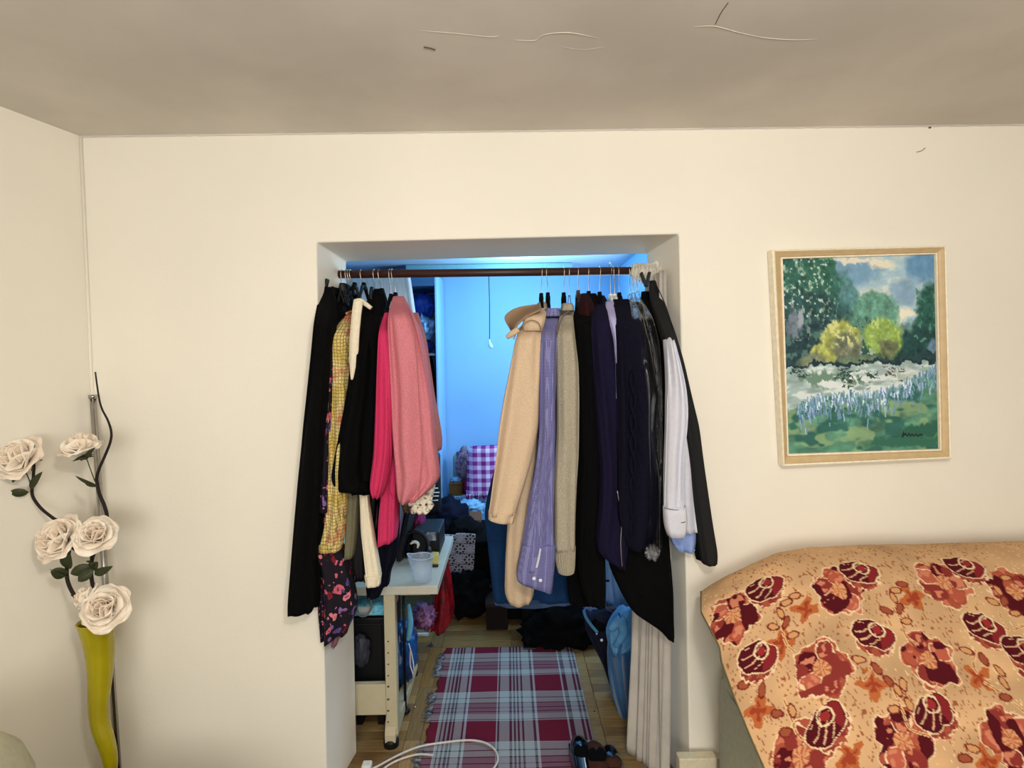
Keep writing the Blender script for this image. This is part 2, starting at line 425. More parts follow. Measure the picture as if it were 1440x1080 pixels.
def rod_x(px): return at(px, 384, ROD_Y).x
def hanger(px, neck_py, style='velvet', lean=0.0, label='', hook=1.0, clips=False, half=0.085, swing=0.0):
    """a coat hanger: wire hook over the rod, neck, two sloping arms running front to back"""
    X = rod_x(px); Z = rodz(px); r = 0.0190
    mt = {'velvet': M['velvet'], 'wood': M['hwood'], 'white': M['white'], 'wire': M['wire']}[style]
    t = empty('clothes_hanger', (X, ROD_Y, Z), label, 'hanger', 'clothes hangers on the rail')
    zn = at(px, neck_py, ROD_Y).z
    pts = []
    for a in np.linspace(-10, 190, 10):
        a = math.radians(a); pts.append(Vector((X, ROD_Y+math.cos(a)*r*hook, Z+math.sin(a)*r*hook)))
    pts = list(reversed(pts))     # from the front, over the top, to the back
    pts = [pts[-1-i] for i in range(len(pts))]
    xl = X+lean
    # hook tip at the back, shaft comes down in front
    pts += [Vector((X+lean*.3, ROD_Y-r*0.7, Z-0.03)), Vector((xl, ROD_Y-0.004, (Z-0.03+zn)/2)), Vector((xl, ROD_Y, zn-0.01))]
    tube('hook', pts, 0.0017, M['wire'], t, k=6, n=3)
    # arms
    V = []; Fc = []
    c = Vector((xl, ROD_Y, zn-0.006)); d = Vector((math.sin(swing), math.cos(swing), 0))
    P = [c-d*half+Vector((0, 0, -0.05)), c-d*half*0.6+Vector((0, 0, -0.028)), c-d*0.03+Vector((0, 0, -0.004)), c+Vector((0, 0, 0.006)), c+d*0.03+Vector((0, 0, -0.004)), c+d*half*0.6+Vector((0, 0, -0.028)), c+d*half+Vector((0, 0, -0.05))]
    if style == 'wire':
        tube('arm', [P[0], P[1], P[2], P[3], P[4], P[5], P[6]], 0.0018, M['wire'], t, k=6, n=3)
    else:
        tube('arm', P, [0.005, 0.006, 0.008, 0.009, 0.008, 0.006, 0.005], mt, t, k=8, n=4)
    # neck block
    if style != 'wire': box('neck', (xl-0.008, ROD_Y-0.012, zn-0.016), (xl+0.008, ROD_Y+0.012, zn+0.014), mt, t, bev=0.004)
    if style == 'wire': tube('crossbar', [P[0]+Vector((0, 0, -0.004)), P[6]+Vector((0, 0, -0.004))], 0.003, mt, t, k=6, n=1)
    if clips:
        for s in (-0.9, 0.9):
            q = c+d*half*s+Vector((0, 0, -0.03))
            bm = bmesh.new()
            bm_box(bm, (-0.004, -0.012, -0.03), (0.004, 0.012, 0.03), 0.003, Matrix.Translation(q+Vector((0.006, 0, 0))) @ Matrix.Rotation(0.28, 4, 'Y'), 1)
            bm_box(bm, (-0.004, -0.012, -0.03), (0.004, 0.012, 0.03), 0.003, Matrix.Translation(q+Vector((-0.006, 0, 0))) @ Matrix.Rotation(-0.28, 4, 'Y'), 1)
            from_bm('clip', bm, M['plastic_black'], t)
    return t
M['hwood'] = mat('brown_hanger_wood', (70, 34, 26), 0.5, scale=30, bump=0.1)
HL = [
 (481, 412, 'velvet', .000, 'black clip hanger nearest the left end of the rail', True),
 (487, 408, 'velvet', .010, 'second black hanger from the left end of the rail', True),
 (490, 410, 'velvet', .014, 'third black hanger from the left end, over the black skirts', True),
 (493, 402, 'velvet', .016, 'fourth hanger from the left end, leaning right over the tweed jacket', False),
 (508, 402, 'velvet', .010, 'black hanger standing alone left of the cream-trimmed coat', True),
 (526, 412, 'velvet', .006, 'black hanger over the cream-trimmed black coat', False),
 (533, 410, 'velvet', .010, 'black hanger just left of the pink cardigans', False),
 (548, 418, 'velvet', .004, 'hanger of the hot pink cardigan, behind the salmon one', False),
 (551.5, 416, 'velvet', .012, 'black hanger of the salmon pink cardigan', False),
 (762, 417, 'velvet', -.004, 'black hanger of the beige wool coat', False),
 (768, 416, 'velvet', .006, 'black hanger just right of the beige coat hanger', False),
 (793, 416, 'velvet', -.002, 'black hanger of the oatmeal knit sweater', False),
 (800, 414, 'wire', .000, 'thin wire hanger between the sweater and the black dress', False),
 (812.5, 413, 'wood', .000, 'dark brown hanger over the black dress', False),
 (827, 414, 'velvet', .001, 'black hanger over the right half of the black dress', False),
 (843.5, 415, 'velvet', -.002, 'black hanger of the dark violet zip jacket', False),
 (858, 418, 'white', .001, 'white hanger with an oversized hook, holding the lilac shirt', False),
 (862, 418, 'white', .006, 'white hanger just right of the oversized hook', False),
 (869, 416, 'velvet', .004, 'hanger of the navy cable-knit coat', False),
 (884, 412, 'wire', .004, 'wire hanger beside the fluffy end of the rail', False),
 (888, 410, 'wire', .006, 'second wire hanger beside the fluffy end of the rail', False),
 (892, 408, 'wire', .010, 'rightmost wire hanger, half inside the white cloth on the rail', False),
]
for i, (px, ny, st, ln, lab, cl) in enumerate(HL):
    hanger(px, ny, st, ln, lab, hook=(1.9 if px == 858 else 1.0), clips=cl)
# ============================================================ garments
def fabric(name, col, **k):
    k.setdefault('rough', 0.95); k.setdefault('spec', 0.12); k.setdefault('scale', 160); return mat(name, col, **k)
M['pink'] = fabric('hot_pink_wool', (204, 56, 100), var=0.12)
M['salmon'] = fabric('salmon_wool', (212, 128, 138), var=0.22, scale=220, bump=0.4)
M['rose'] = fabric('dusty_rose', (190, 120, 118), var=0.2)
M['beige'] = fabric('beige_wool', (208, 182, 152), var=0.1, bump=0.3)
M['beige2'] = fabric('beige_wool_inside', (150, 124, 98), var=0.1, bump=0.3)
M['denim'] = fabric('blue_denim', (24, 56, 98), var=0.35, scale=300)
M['oat'] = fabric('oatmeal_knit', (176, 166, 146), var=0.3, scale=260, bump=0.6)
M['violet'] = fabric('dark_violet_jersey', (24, 20, 46), var=0.2)
M['navy'] = fabric('navy_knit', (14, 14, 30), var=0.25, bump=0.5)
M['lilac'] = fabric('lilac_cotton', (176, 172, 214), var=0.08)
M['white_shirt'] = fabric('white_cotton', (206, 206, 216), var=0.06, scale=60, bump=0.2)
M['blue_shirt'] = fabric('light_blue_cotton', (140, 162, 214), var=0.08)
M['charcoal'] = fabric('charcoal_suit', (36, 36, 36), var=0.15)
M['olive'] = fabric('grey_olive_cotton', (116, 112, 88), var=0.15)
M['cream'] = fabric('cream_cotton', (232, 220, 194), var=0.1)
M['navy2'] = fabric('navy_cotton', (13, 14, 30), var=0.2)
M['taupe'] = fabric('taupe_knit', (104, 96, 92), var=0.3, bump=0.5)
M['lining'] = fabric('dusty_pink_lining', (160, 110, 116), var=0.1)
M['button'] = mat('pale_button', (228, 226, 232), 0.35, bump=0)
M['gingham'] = checkmat('purple_microcheck', (62, 58, 118), (140, 140, 184), 0.0052, 0.0052, 0.42)
# yellow tweed: checks of yellow with brown, cream and pink slub lines
m = mat('yellow_tweed', (212, 186, 96), 0.95, scale=140, bump=0.5); nt, b = nodes_of(m); M['tweed'] = m
nx = nt.nodes.new('ShaderNodeTexNoise'); nx.inputs['Scale'].default_value = 30
tc = nt.nodes.new('ShaderNodeTexCoord'); nt.links.new(tc.outputs['Object'], nx.inputs[0])
jit = fmath(nt, 'MULTIPLY', nx.outputs['Fac'], 1.3)
fa = fmath(nt, 'LESS_THAN', fmath(nt, 'FRACT', fmath(nt, 'ADD', coord(nt, 2, 1/0.0125, 50), jit)), 0.26)
fb = fmath(nt, 'LESS_THAN', fmath(nt, 'FRACT', fmath(nt, 'ADD', coord(nt, 0, 1/0.0105, 50), jit)), 0.26)
n3 = nt.nodes.new('ShaderNodeTexNoise'); n3.inputs['Scale'].default_value = 11; nt.links.new(tc.outputs['Object'], n3.inputs[0])
basec = ramp(nt, n3.outputs['Fac'], [(0.0, (150, 124, 52)), (0.42, (212, 186, 100)), (0.56, (224, 206, 140)), (0.66, (214, 130, 96))], 'LINEAR')
c1 = mix(nt, fmath(nt, 'MULTIPLY', fmath(nt, 'MAXIMUM', fa, fb), 0.7), basec, (112, 84, 42))
nt.links.new(c1, b.inputs['Base Color'])
# dark dress with flowers
m = mat('floral_print', (20, 12, 26), 0.85, scale=100, bump=0.1); nt, b = nodes_of(m); M['floral'] = m
tc = nt.nodes.new('ShaderNodeTexCoord')
nw = nt.nodes.new('ShaderNodeTexNoise'); nw.inputs['Scale'].default_value = 26; nt.links.new(tc.outputs['Object'], nw.inputs[0])
vm = nt.nodes.new('ShaderNodeVectorMath'); vm.operation = 'MULTIPLY_ADD'; vm.inputs[1].default_value = (0.07, 0.07, 0.05)
nt.links.new(nw.outputs['Color'], vm.inputs[0]); nt.links.new(tc.outputs['Object'], vm.inputs[2])
v1 = nt.nodes.new('ShaderNodeTexVoronoi'); v1.inputs['Scale'].default_value = 24; nt.links.new(vm.outputs[0], v1.inputs['Vector'])
v2 = nt.nodes.new('ShaderNodeTexVoronoi'); v2.inputs['Scale'].default_value = 48; nt.links.new(vm.outputs[0], v2.inputs['Vector'])
sep = nt.nodes.new('ShaderNodeSeparateColor'); nt.links.new(v1.outputs['Color'], sep.inputs[0])
pc = ramp(nt, sep.outputs[0], [(0, (200, 90, 110)), (0.25, (126, 92, 150)), (0.45, (120, 24, 40)), (0.65, (214, 120, 130)), (0.85, (84, 70, 130))])
m1 = fmath(nt, 'LESS_THAN', v1.outputs['Distance'], 0.36)
ring = fmath(nt, 'GREATER_THAN', v1.outputs['Distance'], 0.14)
keep = fmath(nt, 'MULTIPLY', m1, fmath(nt, 'MAXIMUM', ring, 0.3))
sep2 = nt.nodes.new('ShaderNodeSeparateColor'); nt.links.new(v2.outputs['Color'], sep2.inputs[0])
m2 = fmath(nt, 'MULTIPLY', fmath(nt, 'LESS_THAN', v2.outputs['Distance'], 0.2), fmath(nt, 'GREATER_THAN', sep2.outputs[0], 0.55))
cc = mix(nt, keep, (18, 11, 24), pc); cc = mix(nt, m2, cc, (188, 110, 140)); nt.links.new(cc, b.inputs['Base Color'])

def garment(name, px, py, label, cat):
    return empty(name, at(px, py, ROD_Y), label, cat)
def collar(parent, px, py, Y, r, material, h=0.03, label=None):
    """folded ring collar around the hanger neck"""
    c = at(px, py, Y); V = []; Fc = []; n = 28
    prof = ((1.0, 0), (1.08, h*.55), (0.9, h), (0.82, h*0.9), (0.86, 0))
    for (s, dz) in prof:
        for j in range(n):
            a = 2*PI*j/n; g = 1+0.06*math.sin(3*a)
            V.append((c.x+r*s*math.cos(a)*0.55*g, c.y+r*s*math.sin(a)*1.4, c.z+dz-0.012*(1 if math.sin(a) < -0.3 else 0)))
    for i in range(len(prof)-1):
        for j in range(n):
            a = i*n+j; b2 = i*n+(j+1) % n; Fc.append((a, b2, b2+n, a+n))
    return mesh('collar', V, Fc, material, parent, True, label)
def strip_on(parent, name, pts, wpx, Y, material, thick=0.003, label=None):
    return ribbon(name, [(x, y, Y) for x, y in pts], [v*Y/F for v in (wpx if isinstance(wpx, list) else [wpx, wpx])], material, parent, thick, label=label)

# ---- left group
g = garment('trousers', 452, 410, 'long black trousers hanging leftmost, falling in front of the cream wall', 'trousers')
loft('leg', [(404, 449, 466), (430, 447, 472), (455, 444, 470), (500, 440, 465), (560, 433, 462), (600, 428, 457), (680, 420, 452), (750, 414, 447), (800, 410, 445), (848, 406, 447), (859, 407, 440)], M['black'], g, Y=2.085, hd=0.045, top=60, topY=2.24, seed=2)
loft('leg', [(404, 455, 468), (500, 449, 466), (600, 440, 460), (700, 432, 456), (852, 420, 449)], M['black'], g, Y=2.125, hd=0.022, top=60, topY=2.26, seed=22)
for q, dx in ((449, -0.2), (458, 0.15)):
    box('waist_clip', (-0.006, -0.012, -0.028), (0.006, 0.012, 0.028), M['plastic_black'], g, bev=0.003, M4=Matrix.Translation(at(q, 402, 2.24)) @ Matrix.Rotation(dx*2, 4, 'Y'))

g = garment('skirt', 468, 405, 'black clipped skirt at the top left, left of the yellow tweed', 'skirt')
loft('body', [(408, 462, 474), (425, 456, 486), (460, 452, 490), (520, 450, 488), (640, 450, 482), (760, 450, 478)], M['black'], g, Y=2.26, hd=0.07, top=40, seed=3)
loft('waistband', [(402, 462, 470), (416, 459, 479)], M['satin'], g, Y=2.33, hd=0.05, seed=31, fold=0.002)
g = garment('skirt', 484, 405, 'black skirt clipped right behind the yellow tweed collar', 'skirt')
loft('body', [(404, 480, 492), (425, 476, 498), (480, 474, 500), (600, 474, 500), (700, 474, 498)], M['black'], g, Y=2.36, hd=0.06, top=40, seed=5)
loft('waistband', [(400, 480, 490), (412, 478, 494)], M['satin'], g, Y=2.36, hd=0.05, seed=32, fold=0.002)

g = garment('dress', 460, 470, 'dark dress printed with pink and violet flowers, left of the yellow tweed', 'dress')
loft('body', [(430, 458, 474), (470, 455, 474), (540, 452, 472), (600, 447, 466), (650, 443, 463), (700, 440, 463), (735, 435, 464), (756, 434, 468), (775, 441, 484), (800, 449, 490), (840, 449, 498), (862, 450, 500), (880, 452, 490), (894, 453, 484)], M['floral'], g, Y=2.165, hd=0.045, top=50, seed=6, fold=0.011, hem=0.015)
loft('lining', [(850, 464, 492), (884, 462, 483), (896, 466, 478), (908, 467, 473)], M['lining'], g, Y=2.2, hd=0.02, seed=7, label='dusty pink lining')
loft('sleeve', [(440, 462, 472), (520, 458, 470), (600, 455, 466), (660, 452, 464), (720, 450, 462)], M['floral'], g, Y=2.11, hd=0.02, top=30, topY=2.2, seed=8, fold=0.004)

g = garment('jacket', 480, 445, 'yellow checked tweed jacket with one long sleeve hanging down', 'jacket')
loft('body', [(438, 486, 496), (460, 476, 500), (500, 470, 502), (600, 468, 500), (680, 468, 498)], M['tweed'], g, Y=2.27, hd=0.08, top=40, seed=9)
loft('sleeve', [(441, 489, 495), (450, 480, 495), (460, 472, 494), (475, 465.5, 493), (520, 464, 491), (560, 463, 490), (620, 463, 489), (680, 461, 489.5), (720, 460, 486), (748, 456, 484), (762, 451.5, 482), (768, 450, 481)], M['tweed'], g, Y=2.135, hd=0.04, top=35, topY=2.25, seed=10)
loft('cuff', [(764, 449.5, 482), (773, 449.5, 479)], M['tweed'], g, Y=2.132, hd=0.043, seed=10, fold=0.002)
tube('collar_fringe', [at(487, 441, 2.22), at(491, 439, 2.24), at(496, 438, 2.28)], 0.005, M['tweed'], g, k=6)

g = garment('blouse', 496, 600, 'grey olive long sleeve showing between the tweed cuff and the cream sleeve', 'blouse')
loft('sleeve', [(520, 488, 505), (600, 488, 505), (690, 489, 505), (750, 487, 501.5), (775, 485, 499), (783, 485.5, 497)], M['olive'], g, Y=2.19, hd=0.035, seed=12, fold=0.004)
g = garment('satin_blouse', 505, 600, 'black satin blouse hanging between the olive and cream sleeves', 'blouse')
loft('body', [(560, 490, 530), (690, 490, 532), (760, 485, 526), (790, 488, 522), (815, 496, 518)], M['satin'], g, Y=2.24, hd=0.03, seed=13, fold=0.009)
g = garment('shirt', 512, 600, 'cream long sleeve hanging below the black coat', 'shirt')
loft('sleeve', [(640, 506, 518), (690, 506, 518), (715, 507, 520), (745, 508, 525), (780, 512, 531), (810, 515, 536)], M['cream'], g, Y=2.19, hd=0.026, seed=14, fold=0.003)
loft('cuff', [(808, 513, 536.5), (822, 515, 535)], M['cream'], g, Y=2.19, hd=0.032, seed=14, fold=0.002)
g = garment('knit_top', 525, 650, 'small taupe knit hem peeking out under the black coat', 'sweater')
loft('body', [(600, 518, 534), (700, 519, 532), (738, 520, 531), (743, 521, 530)], M['taupe'], g, Y=2.27, hd=0.03, seed=15)
g = garment('navy_shirt', 540, 650, 'navy shirt whose hem shows below the hot pink cardigan', 'shirt')
loft('body', [(600, 530, 562), (700, 528, 562), (765, 529, 562), (788, 530, 558), (800, 531, 549), (822, 528, 547)], M['navy2'], g, Y=2.30, hd=0.035, seed=16, fold=0.008)
loft('shirt_tail', [(760, 524, 542), (815, 514, 544), (838, 517, 534)], M['navy2'], g, Y=2.27, hd=0.03, seed=17, fold=0.006)

g = garment('coat', 520, 425, 'black coat with a cream band down its front edge', 'coat')
loft('body', [(424, 507, 526), (436, 503, 534), (460, 498, 541), (500, 495, 543), (560, 494, 542), (620, 490, 534), (680, 488, 528), (692, 496, 526)], M['black'], g, Y=2.20, hd=0.06, top=40, seed=18)
loft('sleeve', [(470, 497, 520), (510, 494, 518), (545, 490, 516), (600, 480, 508), (640, 472, 506), (676, 465, 504), (690, 476, 520)], M['black'], g, Y=2.115, hd=0.04, top=30, topY=2.16, seed=19)
strip_on(g, 'front_band', [(503.5, 423), (500.5, 445), (498, 475), (497, 503), (495.5, 520), (494.5, 534)], [12.5, 12.5, 12.5, 12, 7, 2], 2.065, M['cream'], thick=0.012, label='cream band along the coat edge')
strip_on(g, 'collar_band', [(498, 423.5), (506, 423), (513, 427), (521, 433)], [5, 7, 6, 5], 2.10, M['cream'], thick=0.02, label='cream collar band')

g = garment('black_dress', 530, 408, 'black garment on the hanger just left of the pink cardigans', 'dress')
loft('body', [(407, 524, 540), (420, 519, 544), (445, 514, 547), (520, 512, 548), (640, 512, 545)], M['black'], g, Y=2.33, hd=0.07, top=30, seed=20)
loft('strap', [(404, 521, 526), (425, 518, 526)], M['satin'], g, Y=2.33, hd=0.02, seed=33, fold=0.001)

g = garment('cardigan', 545, 430, 'hot pink cardigan, left of the salmon one', 'cardigan')
loft('body', [(436, 545, 556), (470, 543, 562), (560, 543, 570), (640, 541, 566), (685, 538, 561), (720, 534, 559.5), (752, 532.5, 558.5), (761, 533, 557)], M['pink'], g, Y=2.215, hd=0.055, top=35, seed=21, slant=-9)
loft('sleeve', [(440, 541, 549), (452, 536, 549), (470, 533, 550), (520, 530.5, 552), (580, 528.5, 553), (640, 526, 550), (675, 521.5, 545), (690, 520, 542), (698, 525, 537)], M['pink'], g, Y=2.115, hd=0.04, top=35, topY=2.25, seed=23)
tube('front_seam', [at(544, 560, 2.07), at(550, 640, 2.075), at(543, 683, 2.14), at(556, 700, 2.152)], 0.0014, M['pink'], g, k=5)

g = garment('cardigan', 562, 416, 'salmon pink wool cardigan, right end of the left-hand group', 'cardigan')
loft('body', [(417, 553, 568), (425, 550, 573), (440, 547, 580), (462, 546, 590), (500, 547, 598), (560, 550, 606), (620, 553, 611), (655, 556, 616), (672, 557, 619.5), (684, 558, 611), (696, 558, 597), (704, 562, 585)], M['salmon'], g, Y=2.13, hd=0.05, top=35, topY=2.33, seed=24, fold=0.010)
loft('back_panel', [(440, 572, 588), (480, 580, 600), (520, 586, 606), (560, 590, 612), (600, 594, 620), (626, 598, 623), (632, 602, 621)], M['rose'], g, Y=2.30, hd=0.045, top=35, seed=25, fold=0.008, label='dusty rose rear half of the cardigan')
disc('button', at(577, 450.5, 2.12), 0.006, 0.004, M['plastic_black'], g, label='small dark button')
tube('front_seam', [at(571, 440, 2.20), at(583, 480, 2.09), at(590, 560, 2.075), at(594, 640, 2.075), at(588, 700, 2.08)], 0.0014, M['rose'], g, k=5)

# cream ruffled blouse hem below the salmon cardigan
m = mat('ruffle_print', (226, 216, 196), 0.9, scale=60, vscale=70, col2=(84, 70, 56), bump=0.2); M['ruffle'] = m
for n_ in m.node_tree.nodes:
    if n_.bl_idname == 'ShaderNodeValToRGB': n_.color_ramp.elements[0].position = 0.36; n_.color_ramp.elements[1].position = 0.43
g = garment('ruffled_blouse', 592, 660, 'cream ruffled blouse hem below the salmon cardigan', 'blouse')
loft('body', [(600, 575, 612), (680, 577, 612), (700, 578, 608), (712, 582, 604)], M['ruffle'], g, Y=2.24, hd=0.03, seed=27, fold=0.012)
for k, (cx_, cy_, rx_, rz_) in enumerate(((583, 706, 9, 9), (593, 703, 9, 11), (600, 709, 9, 9), (586, 716, 9, 7), (596, 717, 9, 6), (603, 701, 6, 7))):
    c = at(cx_, cy_, 2.2)
    V = []; Fc = []; n = 36
    for i in range(5):
        rr_ = (i/4)
        for j in range(n):
            a = 2*PI*j/n
            amp = rr_*0.012*math.sin(5*a+k)
            V.append((c.x+rx_*2.2/F*rr_*math.cos(a)*(1+.12*math.sin(3*a+k)), c.y-0.012+amp+0.012*rr_*rr_, c.z+rz_*2.2/F*rr_*math.sin(a)*(1+.15*math.sin(4*a+2*k))))
    for i in range(4):
        for j in range(n): a = i*n+j; b2 = i*n+(j+1) % n; Fc.append((a, b2, b2+n, a+n))
    o = mesh('ruffle', V, Fc, M['ruffle'], g); so = o.modifiers.new('t', 'SOLIDIFY'); so.thickness = 0.002
g = garment('lace_top', 570, 680, 'brown lace hem peeking out left of the cream ruffles', 'blouse')
loft('body', [(650, 562, 584), (708, 562, 582), (716, 566, 580), (719, 568, 577)], mat('brown_lace', (120, 96, 84), 0.9, scale=120, vscale=90, col2=(50, 34, 32)), g, Y=2.27, hd=0.025, seed=28)

# ---- right group
g = garment('denim_skirt', 740, 600, 'dark blue denim hanging behind the beige coat', 'skirt')
loft('body', [(560, 712, 800), (640, 700, 803), (700, 684, 805), (722, 681, 805), (760, 686, 806), (800, 690, 806), (843, 694.5, 806)], M['denim'], g, Y=2.48, hd=0.05, seed=40, fold=0.006)
loft('hem', [(842, 694, 806.5), (848, 695.5, 806)], fabric('denim_hem', (62, 82, 118)), g, Y=2.48, hd=0.052, seed=40, fold=0.006, label='paler folded hem')

g = garment('coat', 762, 425, 'beige wool coat with a big turned-up collar, first of the right-hand group', 'coat')
loft('body', [(428, 757, 769), (445, 748, 770), (470, 735, 768), (520, 728, 764), (600, 720, 760), (680, 716, 757), (735, 713, 753), (790, 710, 752), (830, 709, 752), (839, 710, 751), (844, 715, 746)], M['beige'], g, Y=2.27, hd=0.06, top=40, seed=41, fold=0.005)
loft('sleeve', [(446, 742, 764), (455, 733, 763.5), (468, 727, 762), (480, 724, 761), (514, 717.5, 760), (560, 708, 758), (600, 701.5, 757), (640, 697.5, 749), (670, 693.5, 741), (705, 689, 730), (722, 686.5, 725)], M['beige'], g, Y=2.13, hd=0.05, top=35, topY=2.25, seed=42, fold=0.005)
loft('cuff', [(719, 686.5, 726), (731, 686.5, 722)], M['beige'], g, Y=2.13, hd=0.052, seed=42, fold=0.003, slant=7)
loft('shoulder_panel', [(425, 757, 768), (430, 751, 770.5), (438, 742, 770.5), (448, 735, 768), (458, 731, 765), (466, 734, 763)], M['beige'], g, Y=2.17, hd=0.05, top=25, seed=43, fold=0.002)
tube('shoulder_seam', [at(722, 477, 2.115), at(730, 462, 2.10), at(744, 451, 2.10), (at(757, 454, 2.11)), at(762, 470, 2.13)], 0.0022, M['beige2'], g, k=6)
# collar: cupped leaf turned outwards to the left, darker side showing
V = []; Fc = []; NU, NV = 16, 12
outl = [(757, 428), (735, 431), (722, 435), (713, 441), (709.5, 447), (712, 454), (717, 461), (722, 468)]
inl = [(762, 436), (750, 442), (742, 446), (736, 451), (731, 455), (727, 460), (725, 466), (724, 472)]
OU = smooth_path([Vector((x, y, 0)) for x, y in outl], 3); IN = smooth_path([Vector((x, y, 0)) for x, y in inl], 3)
for a_, b_ in zip(OU, IN):
    for k in range(NV):
        t = k/(NV-1); p = a_.lerp(b_, t)
        V.append(at(p.x, p.y, 2.24-0.10*t+0.03*math.sin(PI*t)))
m_ = len(OU)
for i in range(m_-1):
    for k in range(NV-1): a = i*NV+k; Fc.append((a, a+1, a+NV+1, a+NV))
o = mesh('collar', V, Fc, M['beige2'], g, label='darker underside of the turned-up collar'); so = o.modifiers.new('t', 'SOLIDIFY'); so.thickness = 0.006
tube('collar_tab', [at(713.5, 474, 2.12), at(719, 470, 2.11), at(729, 463, 2.10)], [0.009, 0.012, 0.011], M['beige'], g, k=10)

g = garment('checked_shirt', 776, 436, 'purple and white fine-checked shirt, right of the beige coat', 'shirt')
loft('body', [(437, 766, 787), (455, 762, 788), (490, 759, 787), (560, 759, 785), (640, 757, 784), (700, 752, 782), (760, 748, 781), (795, 752, 780)], M['gingham'], g, Y=2.27, hd=0.05, top=35, seed=44, fold=0.005)
loft('sleeve', [(448, 763, 785), (465, 759, 784), (490, 757, 782.5), (560, 757.5, 781), (610, 757.5, 781), (650, 753, 780), (700, 744, 779), (745, 737, 779), (780, 731, 781), (800, 726.5, 780)], M['gingham'], g, Y=2.14, hd=0.038, top=30, topY=2.24, seed=45, fold=0.007)
loft('cuff', [(764, 734, 781.5), (786, 729.5, 781), (806, 725, 779), (823, 727, 776)], M['gingham'], g, Y=2.135, hd=0.042, seed=46, fold=0.003, slant=20)
loft('collar', [(435, 766, 787), (446, 763, 788)], M['gingham'], g, Y=2.27, hd=0.055, seed=47, fold=0.002)
strip_on(g, 'sleeve_placket', [(760, 772), (757.5, 786), (754.5, 799)], [2.2, 3.2, 3], 2.085, M['white_shirt'], label='white sleeve placket')
for q in ((751, 813.5), (760, 816)): disc('button', at(q[0], q[1], 2.088), 0.0065, 0.003, M['button'], g)
g = garment('sweater', 798, 430, 'oatmeal grey knit sweater with a long ribbed sleeve', 'sweater')
loft('body', [(431, 789, 806), (450, 783, 810), (500, 784, 815), (600, 785, 816), (700, 784, 812), (760, 786, 808)], M['oat'], g, Y=2.28, hd=0.05, top=35, seed=48, fold=0.004)
loft('sleeve', [(444, 787, 806), (458, 783, 807), (475, 781, 808.5), (515, 782, 813.5), (560, 783, 814.5), (610, 783, 814), (640, 781, 813.5), (680, 779, 811), (730, 779, 809), (772, 779, 808.5)], M['oat'], g, Y=2.15, hd=0.042, top=30, topY=2.24, seed=49, fold=0.004)
# ribbed cuff
T, (A, B) = interp_rows([(768, 779.5, 809), (785, 781, 808.5), (800, 783.5, 808), (804, 785, 807)], 3)
V = []; Fc = []; n = 96
for i, py in enumerate(T):
    pl = at(A[i], py, 2.15); pr = at(B[i], py, 2.15); cx = (pl.x+pr.x)/2; hw = (pr.x-pl.x)/2
    for j in range(n):
        a = 2*PI*j/n; rib = 1+0.035*(1 if j % 4 < 2 else -1)
        V.append((cx+hw*math.cos(a)*rib, 2.15+0.042*math.sin(a)*rib, pl.z))
for i in range(len(T)-1):
    for j in range(n): a = i*n+j; b2 = i*n+(j+1) % n; Fc.append((a, b2, b2+n, a+n))
Fc.append(tuple(len(V)-n+j for j in range(n)))
mesh('ribbed_cuff', V, Fc, M['oat'], g, False)
loft('ribbed_collar', [(430, 790, 806), (438, 788, 807)], M['oat'], g, Y=2.29, hd=0.05, seed=50, fold=0.002)
strip_on(g, 'shoulder_seam', [(800, 437), (790, 448), (783.5, 470)], [2, 2], 2.105, M['taupe'])

g = garment('dress', 820, 425, 'plain black dress right of the oatmeal sweater', 'dress')
loft('body', [(424, 812, 836), (440, 806, 842), (480, 806, 850), (560, 810, 856), (640, 812, 856), (700, 810, 851), (760, 808, 850), (800, 812, 851), (838, 820, 851.5), (847, 827, 850)], M['black'], g, Y=2.24, hd=0.06, top=35, seed=51)
loft('skirt', [(600, 806, 850), (720, 800, 846), (800, 796, 838), (846, 800, 834)], M['black'], g, Y=2.36, hd=0.05, seed=511)
g = garment('waistcoat', 821, 412, 'dark maroon velvet top with its shoulders above the black dress', 'top')
loft('shoulder', [(413, 817, 828), (420, 813, 832), (434, 811, 836), (450, 811, 838)], fabric('maroon_velvet', (44, 18, 20)), g, Y=2.3, hd=0.06, top=15, seed=52)
g = garment('blouse', 832, 412, 'small black blouse shoulders between the maroon top and the violet jacket', 'blouse')
loft('shoulder', [(413, 829, 838), (425, 826, 844), (445, 826, 848)], M['black'], g, Y=2.34, hd=0.05, top=15, seed=53)

g = garment('zip_jacket', 846, 415, 'dark violet jersey jacket with a zip at its lower edge', 'jacket')
loft('body', [(416, 838, 850), (430, 833, 858), (460, 831, 864), (520, 834, 872), (600, 840, 880), (660, 845, 883), (710, 843, 884), (755, 838, 884), (778, 838, 881), (786, 855, 879), (796, 868, 878)], M['violet'], g, Y=2.17, hd=0.05, top=40, seed=54, fold=0.009)
tube('zip', [at(868, 690, 2.115), at(874, 730, 2.115), at(873, 765, 2.115), at(875, 797, 2.115)], 0.0022, M['wire'], g, k=6)
strip_on(g, 'zip_tape', [(870, 690), (876, 730), (875, 765), (877, 796)], [5, 5], 2.12, M['navy2'])
g = garment('lilac_shirt', 857, 424, 'narrow lilac shirt shoulder on the white hanger', 'shirt')
loft('body', [(424, 852, 864), (436, 849.5, 865), (450, 852, 866), (464, 858, 867), (480, 862, 868), (560, 864, 872)], M['lilac'], g, Y=2.15, hd=0.04, top=30, topY=2.3, seed=55, fold=0.004)

